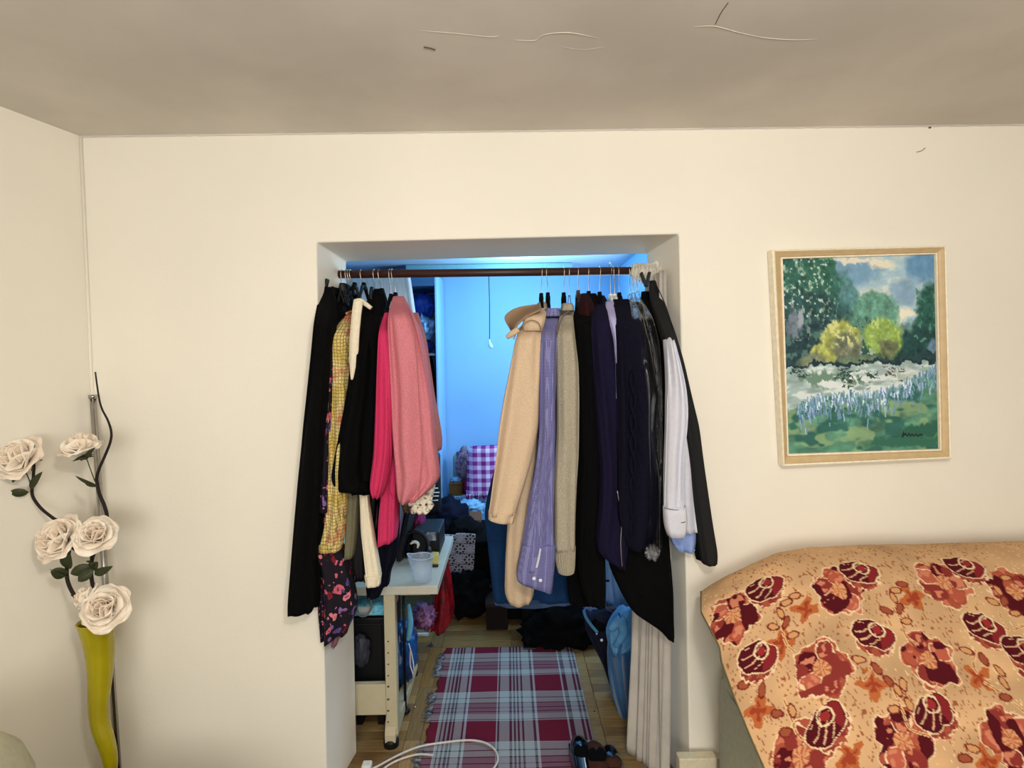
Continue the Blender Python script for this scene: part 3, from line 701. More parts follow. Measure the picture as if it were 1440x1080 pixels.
g = garment('cable_knit_coat', 880, 420, 'navy cable-knit long cardigan in the middle of the dark coats', 'cardigan')
loft('body', [(421, 862, 886), (440, 862, 898), (480, 864, 908), (560, 866, 918), (640, 868, 922), (720, 868, 922), (752, 874, 914), (770, 884, 904)], M['navy'], g, Y=2.13, hd=0.045, top=35, topY=2.3, seed=56, fold=0.008)
# cable twists on its front
V = []; Fc = []
for cx_ in (890, 903):
    for ph in (0, PI):
        pts = [at(cx_+3.5*math.sin(k*0.55+ph), 520+k*5.2, 2.082-0.004*math.cos(k*0.55+ph)) for k in range(46)]
        tube_data(smooth_path(pts, 2), 0.0045, 6, V, Fc)
mesh('cable_pattern', V, Fc, M['navy'], g)

# clear garment bag over a black suit
M['film'] = mat('clear_plastic_film', (235, 240, 245), 0.12, bump=1.0, scale=22, spec=0.8)
nt, b = nodes_of(M['film']); out = nt.nodes['Material Output']
tr_ = nt.nodes.new('ShaderNodeBsdfTransparent'); gl = nt.nodes.new('ShaderNodeBsdfGlossy'); gl.inputs['Roughness'].default_value = 0.16
nt.links.new(b.inputs['Normal'].links[0].from_socket, gl.inputs['Normal'])
ms = nt.nodes.new('ShaderNodeMixShader'); lw = nt.nodes.new('ShaderNodeLayerWeight'); lw.inputs[0].default_value = 0.25
nt.links.new(b.inputs['Normal'].links[0].from_socket, lw.inputs['Normal'])
nt.links.new(fmath(nt, 'MULTIPLY', lw.outputs['Fresnel'], 0.55), ms.inputs[0]); nt.links.new(tr_.outputs[0], ms.inputs[1]); nt.links.new(gl.outputs[0], ms.inputs[2])
nt.links.new(ms.outputs[0], out.inputs['Surface'])
g = garment('black_suit', 900, 430, 'black suit inside the clear plastic cover', 'suit')
loft('jacket_body', [(425, 884, 902), (445, 884, 914), (480, 888, 922), (560, 896, 927), (660, 902, 927), (760, 904, 925)], M['black'], g, Y=2.16, hd=0.04, top=35, topY=2.3, seed=57)
g = garment('garment_bag', 905, 430, 'clear glossy plastic cover over the black suit, crumpled at its bottom', 'cover')
loft('film', [(418, 884, 900), (432, 885, 911), (450, 886, 917), (480, 890, 925), (560, 900, 930), (660, 905, 929), (745, 905, 928), (768, 905, 929)], M['film'], g, Y=2.125, hd=0.05, top=35, topY=2.28, seed=58, fold=0.014, n=60)
M['film2'] = mat('crumpled_film', (150, 150, 155), 0.15, bump=0.8, scale=40, spec=0.9, alpha=0.4)
blob('crumpled_end', at(917, 777, 2.1), (0.027, 0.022, 0.026), M['film2'], g, seed=9, amp=0.5, freq=2.5, label='bunched shiny end of the cover')
g = garment('coat', 925, 440, 'long black coat reaching lowest among the right-hand clothes', 'coat')
loft('body', [(430, 898, 925), (470, 900, 937), (560, 900, 940), (640, 880, 938), (720, 862, 937), (778, 852, 941), (800, 858, 943), (832, 873, 945.5), (855, 886, 946), (868, 898, 946), (876, 918, 946.5), (884, 930, 946.5), (893, 935, 946)], M['black'], g, Y=2.2, hd=0.05, top=45, topY=2.34, seed=59, fold=0.006, hollow=False)
g = garment('black_trousers', 918, 405, 'black trousers clipped beside the white cloth at the rail end', 'trousers')
loft('leg', [(410, 902, 920), (430, 900, 930), (480, 902, 938), (600, 912, 940), (700, 916, 938)], M['black'], g, Y=2.25, hd=0.04, top=35, seed=60)
strip_on(g, 'waist_label', [(922, 431), (932, 430.5)], [3, 3], 2.2, mat('dark_red_label', (84, 18, 24), 0.7), label='dark red strip')
for x_, r_ in ((905, -0.35), (911, 0.2)):
    box('waist_clip', (-0.005, -0.012, -0.03), (0.005, 0.012, 0.03), M['plastic_black'], g, bev=0.003, M4=Matrix.Translation(at(x_, 393, 2.3)) @ Matrix.Rotation(r_, 4, 'Y'))

g = garment('white_shirt', 945, 450, 'white dress shirt with a buttoned cuff, second from the right', 'shirt')
loft('body', [(470, 938, 942), (500, 940, 952), (560, 944, 972), (640, 950, 978), (700, 952, 982), (735, 952, 984), (748, 958, 984)], M['white_shirt'], g, Y=2.1, hd=0.022, seed=61, fold=0.004, top=30, topY=2.14)
loft('sleeve', [(447, 931, 936), (470, 933, 945), (514, 937, 957), (545, 938, 964), (575, 937, 967), (600, 937, 966), (640, 935.5, 961), (680, 934.5, 960), (714, 934, 961)], M['white_shirt'], g, Y=2.05, hd=0.03, top=40, topY=2.22, seed=62, fold=0.007)
loft('cuff', [(712, 933, 964), (735, 933.5, 966.5), (746, 934.5, 966), (753, 939, 962)], M['white_shirt'], g, Y=2.045, hd=0.034, seed=63, fold=0.001)
strip_on(g, 'buttonhole', [(957, 735.5), (964, 734)], [1.2, 1.2], 2.012, M['taupe'])
tube('cuff_seam', [at(933.5, 714, 2.02), at(948, 717, 2.01), at(963, 716, 2.02)], 0.0012, M['taupe'], g, k=5)
g = garment('blue_shirt', 965, 700, 'light blue shirt tail below the white shirt', 'shirt')
loft('shirt_tail', [(700, 952, 982), (740, 943, 985), (762, 941, 986), (770, 948, 982), (775, 955, 976)], M['blue_shirt'], g, Y=2.125, hd=0.02, seed=64, fold=0.007)
g = garment('suit_jacket', 918, 395, 'charcoal suit jacket rightmost on the rail, spilling over the wall edge', 'jacket')
loft('body', [(395, 914, 921.5), (410, 912, 928), (424, 915, 934), (447, 922, 941), (470, 930, 949), (509, 939, 960.5), (560, 952, 972), (600, 960, 982), (650, 968, 988), (692, 973, 994), (740, 979, 1001), (780, 984, 1008), (791, 987, 1006)], M['charcoal'], g, Y=2.09, hd=0.04, top=80, topY=2.3, seed=65, fold=0.003)
tube('lapel_edge', [at(921, 397, 2.27), at(934, 425, 2.14), at(949, 471, 2.052), at(972, 561, 2.048)], 0.0018, M['satin'], g, k=6)
g = garment('black_shirt', 978, 740, 'black shirt corner between the blue tail and the charcoal sleeve', 'shirt')
loft('shirt_tail', [(720, 970, 985), (765, 974, 988), (786, 979, 990)], M['black'], g, Y=2.125, hd=0.018, seed=66, fold=0.003)

# thin white cloth wound around the right end of the rail, and the curtain falling from it
M['fleece'] = mat('white_fleece', (236, 230, 216), 0.95, scale=90, bump=0.9)
M['sheer'] = mat('sheer_curtain', (196, 188, 178), 0.85, scale=35, vscale=16, var=0.12, bump=0.25)
g = empty('curtain', at(912, 385, ROD_Y), 'pale worn curtain bunched at the right end of the rail, falling to the floor', 'curtain')
pts = [at(886+i*6.3, 381+1.5*math.sin(i*1.7), ROD_Y) for i in range(9)]
tube('wound_cloth', pts, [0.017, 0.022, 0.034, 0.028, 0.040, 0.032, 0.040, 0.034, 0.026], M['fleece'], g, k=14)
# strands of fringe over the rod
V = []; Fc = []; rs = random.Random(5)
for i in range(260):
    x = 889+rs.random()*48; a = at(x, 370+rs.random()*12, ROD_Y-0.036-rs.random()*0.016); L = 0.02+rs.random()*0.06
    tube_data([a, a+Vector((rs.uniform(-.006, .006), -0.004, -L/2)), a+Vector((rs.uniform(-.01, .01), 0.004, -L))], [0.0014, 0.0012, 0.0005], 4, V, Fc)
o = mesh('fringe', V, Fc, M['fleece'], g); o['kind'] = 'stuff'
# falling cloth: pleated sheet against the right reveal
V = []; Fc = []; NX, NZ = 90, 60
z0 = at(915, 390, 2.4).z; z1 = 0.012
for k in range(NZ+1):
    t = k/NZ; z = z0+(z1-z0)*t
    # edges in picture at top and at bottom: narrow above, spreading below
    for i in range(NX+1):
        u = i/NX
        Yp = 2.41-0.21*u
        xl_ = np.interp(t, [0, 0.5, 0.72, 1], [0.60, 0.56, 0.532, 0.505]); xr_ = np.interp(t, [0, 0.5, 1], [0.615, 0.63, 0.625])
        x = xl_*(1-u)+xr_*u
        y = Yp; sp = 0.016*(0.5+0.5*t)
        wv = math.sin(u*25+1.2*math.sin(u*5)+0.7*math.sin(t*4))*sp*(0.7+0.5*math.sin(u*9+1))+0.35*sp*math.sin(u*61+t*3)
        V.append((x-wv*0.75-0.006, y+wv*0.3, z+ (0.004*math.sin(u*40) if k == NZ else 0)))
for k in range(NZ):
    for i in range(NX): a = k*(NX+1)+i; Fc.append((a, a+1, a+NX+2, a+NX+1))
o = mesh('drape', V, Fc, M['sheer'], g); so = o.modifiers.new('t', 'SOLIDIFY'); so.thickness = 0.002
# ============================================================ back room
# curtain track on the far ceiling with gliders and a pull cord
M['track'] = mat('aluminium_track', (120, 160, 176), 0.5, bump=0.05)
Yt = 5.05
zt = CEIL-0.0
tl = at(571, 368, Yt); tr = at(804, 363, Yt)
t = empty('curtain_track', ((tl.x+tr.x)/2, Yt, CEIL), 'pale grey curtain track across the back room ceiling', 'curtain track')
box('track_body', (tl.x, Yt-0.03, CEIL-0.058), (tr.x, Yt+0.03, CEIL-0.004), M['track'], t, bev=0.004)
box('track_lip', (tl.x+0.01, Yt-0.034, CEIL-0.066), (tr.x-0.01, Yt-0.02, CEIL-0.052), M['track'], t, bev=0.002)
for px in (583, 638, 651, 677, 699, 722, 735, 793):
    X = at(px, 372, Yt).x
    tube('glider', [(X, Yt-0.02, CEIL-0.062), (X, Yt-0.02, CEIL-0.078), (X+0.004, Yt-0.02, CEIL-0.088)], 0.006, M['plastic_black'], t, k=6, n=1)
X0 = at(687, 372, Yt)
zc = at(688.5, 482, Yt-0.02)
cord = empty('pull_cord', (X0.x, Yt-0.02, CEIL-0.06), 'thin pull cord with a pale drop-shaped end, hanging from the curtain track', 'cord')
tube('string', [(X0.x, Yt-0.02, CEIL-0.06), (X0.x+0.003, Yt-0.02, (CEIL+zc.z)/2), (zc.x, Yt-0.02, zc.z)], 0.004, M['plastic_black'], cord, k=6)
tube('weight', [(zc.x, Yt-0.02, zc.z+0.03), (zc.x, Yt-0.02, zc.z), (zc.x+0.012, Yt-0.02, zc.z-0.035), (zc.x+0.013, Yt-0.02, zc.z-0.05)], [0.006, 0.012, 0.02, 0.006], mat('pale_cord_weight', (196, 214, 200), 0.5, bump=0), cord, k=10)

# sheer curtain left, on its own short rail
M['sheer_white'] = mat('thin_white_curtain', (222, 230, 236), 0.8, scale=30, var=0.05, bump=0.15)
Ys = 3.35
g = empty('sheer_curtain', at(535, 392, Ys), 'thin white curtain behind the left-hand hangers, lit blue', 'curtain')
pa = at(470, 389, Ys); pa.x = -1.5; pb_ = at(577, 387, Ys)
tube('curtain_pole', [pa, pb_], 0.008, M['white'], g, n=1)
V = []; Fc = []; NX, NZ = 110, 40; zb = at(560, 760, Ys).z
for k in range(NZ+1):
    t_ = k/NZ; z = pa.z-0.004+(zb-pa.z)*t_
    for i in range(NX+1):
        u = i/NX; xr_ = pb_.x+min(1, t_*4)*0.05
        x = pa.x*(1-u)+xr_*u
        y = Ys+0.03*math.sin(u*62)*(0.5+0.5*min(1, t_*6))+0.014*math.sin(u*131+2)
        V.append((x, y, z))
for k in range(NZ):
    for i in range(NX): a = k*(NX+1)+i; Fc.append((a, a+1, a+NX+2, a+NX+1))
mesh('drape', V, Fc, M['sheer_white'], g)

# open wardrobe in the far left corner
M['grey_board'] = mat('grey_blue_board', (90, 106, 122), 0.7, scale=30, bump=0.05)
Yw = 4.95; D = 0.53
wl = at(520, 600, Yw).x; wr = at(616.8, 540, Yw).x
zt1 = at(600, 384, Yw).z; zs1 = at(600, 402, Yw).z; zs2 = at(600, 497, Yw).z; zs3 = at(600, 705, Yw).z
g = empty('wardrobe', ((wl+wr)/2, Yw+D/2, 0), 'open grey wardrobe with bags on its top shelf, left of the blue wall', 'wardrobe')
box('side_panel', (wr-0.018, Yw, 0), (wr, Yw+D, zt1), M['blue_wall'], g, bev=0.002)
box('side_panel', (wl, Yw, 0), (wl+0.018, Yw+D, zt1), M['grey_board'], g, bev=0.002)
box('back_panel', (wl+0.018, Yw+D-0.01, 0), (wr-0.018, Yw+D, zt1), M['grey_board'], g, bev=0)
box('top_panel', (wl+0.018, Yw+0.001, zs1), (wr-0.018, Yw+D-0.012, zt1), mat('dark_blue_board', (56, 92, 130), 0.7), g, bev=0.002)
for z in (zs2, zs3, 0.1): box('shelf', (wl+0.018, Yw+0.01, z-0.02), (wr-0.018, Yw+D-0.012, z), M['grey_board'], g, bev=0.002)
M['bag_blue'] = mat('blue_bag', (20, 60, 150), 0.5, scale=30, bump=0.4)
M['bag_pale'] = mat('pale_plastic_bag', (150, 190, 220), 0.3, scale=20, vscale=22, col2=(70, 110, 160), bump=0.9, spec=0.6)
c = at(598, 430, Yw+0.2)
def pr(pw, Y): return pw*Y/F
b1 = blob('blue_bag', at(596, 430, Yw+0.2), (pr(16, Yw), 0.10, pr(19, Yw)), M['bag_blue'], seed=3, amp=0.25); tag(b1, 'bright blue rounded bag on the upper wardrobe shelf', 'bag')
b1 = blob('plastic_bag', at(597, 461, Yw+0.14), (pr(14, Yw), 0.1, pr(17, Yw)), M['bag_pale'], seed=6, amp=0.35); tag(b1, 'crumpled pale plastic bag below the bright blue bag', 'bag')
b1 = blob('folded_clothes', at(595, 487, Yw+0.14), (pr(15, Yw), 0.1, pr(9, Yw)), mat('dark_blue_cloth', (24, 50, 120), 0.9), seed=8, amp=0.25); tag(b1, 'dark blue cloth bundle under the pale plastic bag in the wardrobe', 'clothes')
g = empty('hanging_coat', at(600, 520, Yw+0.2), 'dark coat hanging inside the wardrobe below the shelf', 'coat')
loft('body', [(500, 588, 607), (520, 580, 612), (600, 580, 614), (695, 582, 614)], M['black'], g, Y=Yw+0.2, hd=0.1, top=20, topY=Yw+0.25, seed=70)
# black printed carrier bag with white lines
g = empty('carrier_bag', at(604, 705, 4.05), 'black carrier bag with faint white print lines beside the blue wall', 'bag')
loft('bag_body', [(640, 598, 619), (690, 594, 620), (720, 592, 621)], M['satin'], g, Y=4.0, hd=0.08, seed=71)
for i, (yy, xa, xb_) in enumerate(((687, 602, 616), (693, 600, 618), (698, 604, 617), (704, 606, 616))):
    strip_on(g, 'printed_line', [(xa, yy), (xb_, yy-0.5)], [1.4, 1.4], 3.905, M['white'])

# wire shelf on the far wall with folded blanket, cushion and box
M['wire_white'] = mat('white_wire', (200, 214, 230), 0.4, bump=0)
Yf = 5.0
g = empty('wall_shelf', at(662, 700, Yf+0.2), 'white wire shelf on the blue far wall', 'shelf')
a0 = at(634, 699, Yf); a1 = at(712, 697, Yf)
a0.z = a1.z = (a0.z+a1.z)/2
for k in range(9): tube('shelf_wire', [(a0.x, Yf+k*0.055, a0.z), (a1.x, Yf+k*0.055, a1.z)], 0.005, M['wire_white'], g, k=6, n=1)
tube('front_wire', [(a0.x, Yf-0.002, a0.z-0.045), (a1.x, Yf-0.002, a1.z-0.045)], 0.006, M['wire_white'], g, k=6, n=1)
for k in range(14):
    X = a0.x+(a1.x-a0.x)*k/13
    tube('shelf_wire', [(X, Yf-0.002, a0.z-0.045), (X, Yf-0.002, a0.z-0.008), (X, Yf+0.47, a0.z-0.008)], 0.0035, M['wire_white'], g, k=5, n=1)
g = empty('small_box', at(641, 695, Yf+0.1), 'small brown wooden box on the left end of the wire shelf', 'box')
p0 = at(632, 694, Yf+.02); p1 = at(649.5, 679, Yf+.02)
M['brown_box'] = mat('brown_box', (104, 70, 26), 0.7, scale=20, var=0.2)
box('box_body', (p0.x, Yf+0.02, a0.z+0.006), (p1.x, Yf+0.16, p1.z-0.02), M['brown_box'], g, bev=0.005)
box('box_lid', (p0.x-0.004, Yf+0.016, p1.z-0.019), (p1.x+0.004, Yf+0.164, p1.z), M['brown_box'], g, bev=0.004)
o = blob('tissue_pack', at(641, 674.5, Yf+0.09), (pr(8, Yf), 0.06, pr(4.5, Yf)), M['bag_pale'], seed=12, amp=0.25); tag(o, 'pale blue crumpled packet on the small brown box', 'packet')
g = empty('cushion', at(650, 690, Yf+0.3), 'grey green cushion standing behind the gingham blanket', 'cushion')
p0 = at(638, 690, Yf+0.3); p1 = at(664, 636, Yf+0.3)
box('cushion_body', (p0.x, Yf+0.24, a0.z+0.005), (p1.x, Yf+0.36, p1.z), mat('grey_green_cushion', (150, 166, 160), 0.9), g, bev=0.05, seg=4, smooth=True)
m = mat('grey_flowered_cloth', (160, 140, 158), 0.9, scale=40, vscale=30, col2=(84, 60, 96), bump=0.4)
o = blob('scarf', at(652, 652, Yf+0.12), (pr(11, Yf), 0.08, pr(24, Yf)), m, seed=14, amp=0.3); tag(o, 'crumpled grey and mauve scarf left of the gingham blanket', 'scarf')
o = blob('red_cloth', at(656, 685, Yf+0.1), (pr(7, Yf), 0.06, pr(12, Yf)), mat('wine_cloth', (120, 24, 66), 0.9), seed=15, amp=0.3); tag(o, 'wine red cloth stuffed below the grey mauve scarf', 'cloth')
# gingham blanket: folded over, hanging in front of the shelf
m = mat('purple_gingham', (220, 200, 232), 0.9, scale=90, bump=0.3); nt, b = nodes_of(m); M['gingham_big'] = m
fx = fmath(nt, 'LESS_THAN', fmath(nt, 'FRACT', coord(nt, 0, 1/0.074, 50.3)), 0.55)
fz = fmath(nt, 'LESS_THAN', fmath(nt, 'FRACT', coord(nt, 2, 1/0.074, 50)), 0.5)
s_ = fmath(nt, 'MULTIPLY', fmath(nt, 'ADD', fx, fz), 0.5)
nt.links.new(ramp(nt, s_, [(0, (232, 218, 240)), (0.3, (190, 134, 196)), (0.8, (134, 44, 126))]), b.inputs['Base Color'])
g = empty('gingham_blanket', at(680, 690, Yf+0.1), 'purple and white gingham blanket folded over the wire shelf', 'blanket')
loft('blanket_body', [(627, 662, 716), (631, 659, 718), (645, 657, 718), (670, 657, 717), (690, 656, 716), (697, 655, 716)], M['gingham_big'], g, Y=Yf-0.04, hd=0.05, seed=72, fold=0.008)
V = []; Fc = []; rs = random.Random(9)
for i in range(90):
    px = 655+rs.random()*61; a = at(px, 695, Yf-0.06-rs.random()*0.05); L = 0.03+rs.random()*0.05
    tube_data([a, a+Vector((rs.uniform(-.01, .01), 0, -L/2)), a+Vector((rs.uniform(-.02, .02), 0, -L))], [0.004, 0.003, 0.002], 4, V, Fc)
o = mesh('fringe', V, Fc, M['gingham_big'], g); o['kind'] = 'stuff'

# dark heaps and boxes in the middle distance
M['dark_navy'] = fabric('dark_navy_cloth', (14, 18, 38), var=0.3)
o = blob('dark_clothes_heap', at(628, 728, 4.3), (pr(31, 4.3), 0.22, pr(26, 4.3)), M['dark_navy'], seed=21, amp=0.28, freq=2); tag(o, 'dark navy heap of clothes between desk and wire shelf', 'clothes')
o = blob('dark_clothes_heap', at(652, 745, 4.15), (pr(26, 4.15), 0.2, pr(16, 4.15)), M['black'], seed=23, amp=0.25, freq=2); tag(o, 'black clothes lying behind the crocheted blanket', 'clothes')
g = empty('cardboard_box', at(663, 745, 4.3), 'open brown cardboard box showing above the crocheted blanket', 'box')
p0 = at(651, 745, 4.3); p1 = at(676, 726, 4.3)
box('box_body', (p0.x, 4.2, p0.z), (p1.x, 4.45, p1.z), mat('cardboard', (112, 74, 52), 0.85), g, bev=0.003)
box('box_flap', (p0.x-0.02, 4.12, p0.z+0.03), (p1.x+0.01, 4.2, p0.z+0.04), mat('cardboard_light', (170, 140, 120), 0.85), g, bev=0.002)
o = blob('blue_sheet', at(660, 714, 4.62), (pr(20, 4.75), 0.1, pr(10, 4.75)), mat('pale_blue_sheet', (130, 180, 220), 0.8, scale=30, bump=0.5), seed=25, amp=0.35); tag(o, 'pale blue sheet bundled under the wire shelf', 'sheet')
o = blob('grey_packet', at(660, 752, 4.2), (pr(15, 4.2), 0.08, pr(9, 4.2)), mat('silver_wrap', (130, 146, 160), 0.3, scale=30, bump=0.8), seed=27, amp=0.3); tag(o, 'silvery crumpled wrapping on top of the crocheted blanket', 'wrapping')
# trunk + crocheted blanket
g = empty('storage_trunk', at(645, 860, 3.95), 'black storage trunk under the crocheted blanket', 'trunk')
p0 = at(612, 862, 3.95); p1 = at(690, 756, 3.95)
box('trunk_body', (p0.x, 3.88, 0), (p1.x, 4.4, p1.z-0.03), M['black'], g, bev=0.02)
box('trunk_lid', (p0.x-0.008, 3.87, p1.z-0.03), (p1.x+0.008, 4.41, p1.z), M['black'], g, bev=0.01)
g = empty('crocheted_blanket', at(640, 755, 3.85), 'white and black crocheted granny-square blanket over the black trunk', 'blanket')
M['crochet_w'] = mat('cream_crochet', (176, 170, 178), 0.95, scale=200, bump=0.7, var=0.3)
M['crochet_k'] = mat('black_crochet', (24, 20, 26), 0.95, scale=200, bump=0.7)
cols = [613, 627, 641, 655, 668]; rows = [751, 766, 781, 795, 801]
def crochet(i, j, c, s, kind):
    bm = bmesh.new(); R = Matrix.Translation(c) @ Matrix.Rotation(rs.uniform(-.06, .06)+0.05, 4, 'Y')
    bm_box(bm, (-s, -0.006, -s), (s, 0.006, s), 0.004, R, 1)
    sq = from_bm('square', bm, M['crochet_w'], g)
    V = []; Fc = []
    n = 8
    for k in range(n):
        a = 2*PI*k/n; q = c+Vector((math.cos(a)*s*0.62, -0.008, math.sin(a)*s*0.62))
        e = c+Vector((math.cos(a)*s*(0.98), -0.008, math.sin(a)*s*(0.98)))
        tube_data([q, e], [0.0035, 0.0085] if kind else [0.001, 0.002], 4, V, Fc)
    mesh('flower_gap', V, Fc, M['crochet_k'], sq, False)
    if kind: disc('flower_centre', c+Vector((0, -0.006, 0)), 0.006, 0.004, M['crochet_k'], sq)
for j in range(4):
    for i in range(4):
        if j == 3 and i == 0: continue
        x = (cols[i]+cols[i+1])/2-0.8*j; yy = (751+14.6*j+7)+(1.2 if i % 2 else 0)-0.6*i
        crochet(i, j, at(x, yy, 3.84), 0.034, (i+j) % 2 == 1)
crochet(4, 3, at(657, 812, 3.83), 0.022, True)
# dark things on the floor beyond the rug, beneath the coats
g = empty('black_bag', at(640, 858, 3.75), 'black bag on the floor beneath the crocheted blanket', 'bag')
blob('bag_body', at(655, 835, 3.75), (pr(36, 3.75), 0.14, pr(30, 3.75)), M['black'], g, seed=31, amp=0.4, flat=0.95)
def boot(px, py, Y, label, col=(22, 18, 20), h=0.17, name='boot'):
    p = at(px, py, Y); g = empty(name, (p.x, Y, 0), label, 'boot', 'boots under the hanging coats'); m = mat('boot_leather', col, 0.8, spec=0.1)
    V, Fc = tube_data(smooth_path([Vector((p.x, Y+0.06, 0.07)), Vector((p.x, Y+0.06, 0.15)), Vector((p.x, Y+0.065, h))], 4), [0.045, 0.043, 0.05], 14)
    mesh('shaft', V, Fc, m, g)
    V, Fc = tube_data(smooth_path([Vector((p.x, Y+0.11, 0.05)), Vector((p.x, Y+0.05, 0.055)), Vector((p.x, Y-0.04, 0.045)), Vector((p.x, Y-0.13, 0.035))], 4), [0.034, 0.044, 0.042, 0.024], 14)
    mesh('foot', V, Fc, m, g)
    box('sole', (p.x-0.04, Y-0.155, 0), (p.x+0.04, Y+0.145, 0.016), M['plastic_black'], g, bev=0.006)
boot(744, 890, 3.46, 'left black boot under the checked shirt cuff, in front of the suitcase', (16, 14, 16))
boot(786, 890, 3.46, 'right black boot under the oatmeal sweater, in front of the suitcase', (16, 14, 16))
g = empty('dark_crate', at(700, 870, 3.6), 'dark brown fabric crate on the floor straight below the blue denim', 'crate')
box('crate_body', (at(684, 870, 3.6).x, 3.56, 0.004), (at(714, 870, 3.6).x, 3.9, at(700, 846, 3.6).z), fabric('dark_brown_fabric', (34, 26, 25)), g, bev=0.008)
box('crate_rim', (at(683, 870, 3.6).x, 3.555, at(700, 850, 3.6).z), (at(714.5, 870, 3.6).x, 3.905, at(700, 845, 3.6).z), fabric('dark_brown_trim', (46, 38, 36)), g, bev=0.003)
g = empty('black_long_coats', at(760, 700, 3.0), 'black wrapped bulk behind the coats, standing on the floor', 'suitcase')
box('suitcase_body', (at(708, 800, 3.7).x, 3.62, 0.03), (at(850, 800, 3.7).x, 4.0, at(760, 720, 3.9).z), M['black'], g, bev=0.04, seg=3)
box('handle', (at(770, 800, 3.7).x, 3.60, 0.55), (at(800, 800, 3.7).x, 3.62, 0.58), M['plastic_black'], g, bev=0.004)
g.name = 'suitcase'; g['label'] = 'large black suitcase standing behind the boots under the coats'
g = empty('floor_bag', at(815, 900, 3.45), 'black bag on the floor right of the rug end', 'bag')
blob('bag_body', at(792, 884, 3.42), (pr(52, 3.4), 0.14, pr(30, 3.4)), M['black'], g, seed=33, amp=0.35, flat=0.95)

# ---------------------------------------------------------- desk
M['desk'] = mat('beige_laminate', (196, 192, 176), 0.35, scale=30, var=0.05, bump=0.02, spec=0.5)
M['desk_leg'] = mat('beige_painted_steel', (190, 180, 150), 0.5, scale=30, var=0.05, bump=0.03)
YD = 2.475
pr_ = at(615.5, 824, YD); DZ = pr_.z; DX1 = pr_.x; DX0 = -1.35; DB = 3.2
th = DZ-at(615.5, 836, YD).z
g = empty('desk', (-0.7, 2.8, 0), 'beige office desk with steel legs standing behind the left side of the opening', 'desk')
box('table_top', (DX0, YD, DZ-th), (DX1, DB, DZ), M['desk'], g, bev=0.003)
box('drawer_front', (at(563, 840, 2.62).x, 2.60, DZ-th-0.055), (at(606, 840, 2.62).x, 3.05, DZ-th-0.001), mat('beige_apron', (150, 134, 92), 0.5), g, bev=0.003)
lx0 = at(541.5, 900, 2.5).x; lx1 = at(557.5, 900, 2.5).x
lg = box('leg', (lx0, 2.485, 0.05), (lx1, 2.53, DZ-th-0.001), M['desk_leg'], g, bev=0.004)
for yy in (902, 918, 934, 950, 1015):
    disc('leg_hole', at(546, yy, 2.486), 0.0035, 0.002, M['plastic_black'], lg)
for yy in (965, 983, 999):
    disc('screw', at(546, yy, 2.486), 0.006, 0.003, M['chrome'], lg)
box('bracket', (lx0+0.005, 2.50, DZ-th-0.07), (lx0+0.045, 2.60, DZ-th-0.002), M['desk_leg'], g, bev=0.003)
zb0 = at(520, 1004, 2.5).z; zb1 = at(520, 961, 2.5).z
box('crossbeam', (DX0+0.05, 2.49, zb0), (lx0-0.001, 2.52, zb1), M['desk_leg'], g, bev=0.003)
# foot: tapered bar running back, with rubber caps
V = [];
fx0 = lx0-0.006; fx1 = lx0+0.042
for (yy, h, a, b_) in ((2.47, 0.06, fx0, fx1), (2.52, 0.16, fx0, fx1), (2.62, 0.075, fx0, fx1), (3.1, 0.045, fx0, fx1)):
    V += [(a, yy, 0.018), (b_, yy, 0.018), (b_, yy, h), (a, yy, h)]
Fc = [(0, 1, 2, 3), (12, 15, 14, 13)]
for i in range(3):
    for k in range(4): Fc.append((4*i+k, 4*(i+1)+k, 4*(i+1)+(k+1) % 4, 4*i+(k+1) % 4))
fm = mesh('foot', V, Fc, M['desk_leg'], g, False); bv = fm.modifiers.new('b', 'BEVEL'); bv.width = 0.004; bv.segments = 2
disc('rubber_foot', ((fx0+fx1)/2, 2.495, 0.0), 0.034, 0.035, M['plastic_black'], fm, (0, 0, 1), 18)
disc('rubber_foot', ((fx0+fx1)/2, 3.07, 0.0), 0.028, 0.03, M['plastic_black'], fm, (0, 0, 1), 18)

def deskp(px, py, dz=0.0):
    return atz(px, py, DZ+dz)
# measuring jug
M['clear'] = mat('clear_plastic', (205, 222, 240), 0.15, bump=0, alpha=0.27, spec=0.6)
jc = atz(594, 817, DZ+0.001)
sY = jc.y
g = empty('measuring_jug', jc, 'clear plastic measuring jug on the front corner of the desk', 'jug')
jr = 15.5*sY/F; jt = at(594, 783, sY).z-DZ
V = []; Fc = []; n = 40
prof = [(0.0, 0.003), (0.8, 0.003), (0.84, 0.006), (0.9, jt*0.4), (0.98, jt*0.8), (1.0, jt), (1.06, jt+0.003), (1.03, jt+0.004), (0.96, jt*0.8), (0.87, jt*0.4), (0.78, 0.008), (0, 0.008)]
for r_, z in prof:
    for j in range(n):
        a = 2*PI*j/n; sp = max(0, math.cos(a-PI))**8 if z > jt*0.7 else 0
        V.append((jc.x+jr*r_*math.cos(a)*(1+0.32*sp), jc.y+jr*r_*math.sin(a), jc.z+z+0.012*sp))
for i in range(len(prof)-1):
    for j in range(n): a = i*n+j; b2 = i*n+(j+1) % n; Fc.append((a, b2, b2+n, a+n))
mesh('jug_body', V, Fc, M['clear'], g)
tube('rim', [Vector((jc.x+jr*1.04*math.cos(a)*(1+0.32*max(0, math.cos(a-PI))**8), jc.y+jr*1.04*math.sin(a), jc.z+jt+0.002+0.012*max(0, math.cos(a-PI))**8)) for a in np.linspace(0, 2*PI, 33)], 0.0017, mat('jug_rim', (190, 205, 235), 0.3, bump=0), g, n=1)
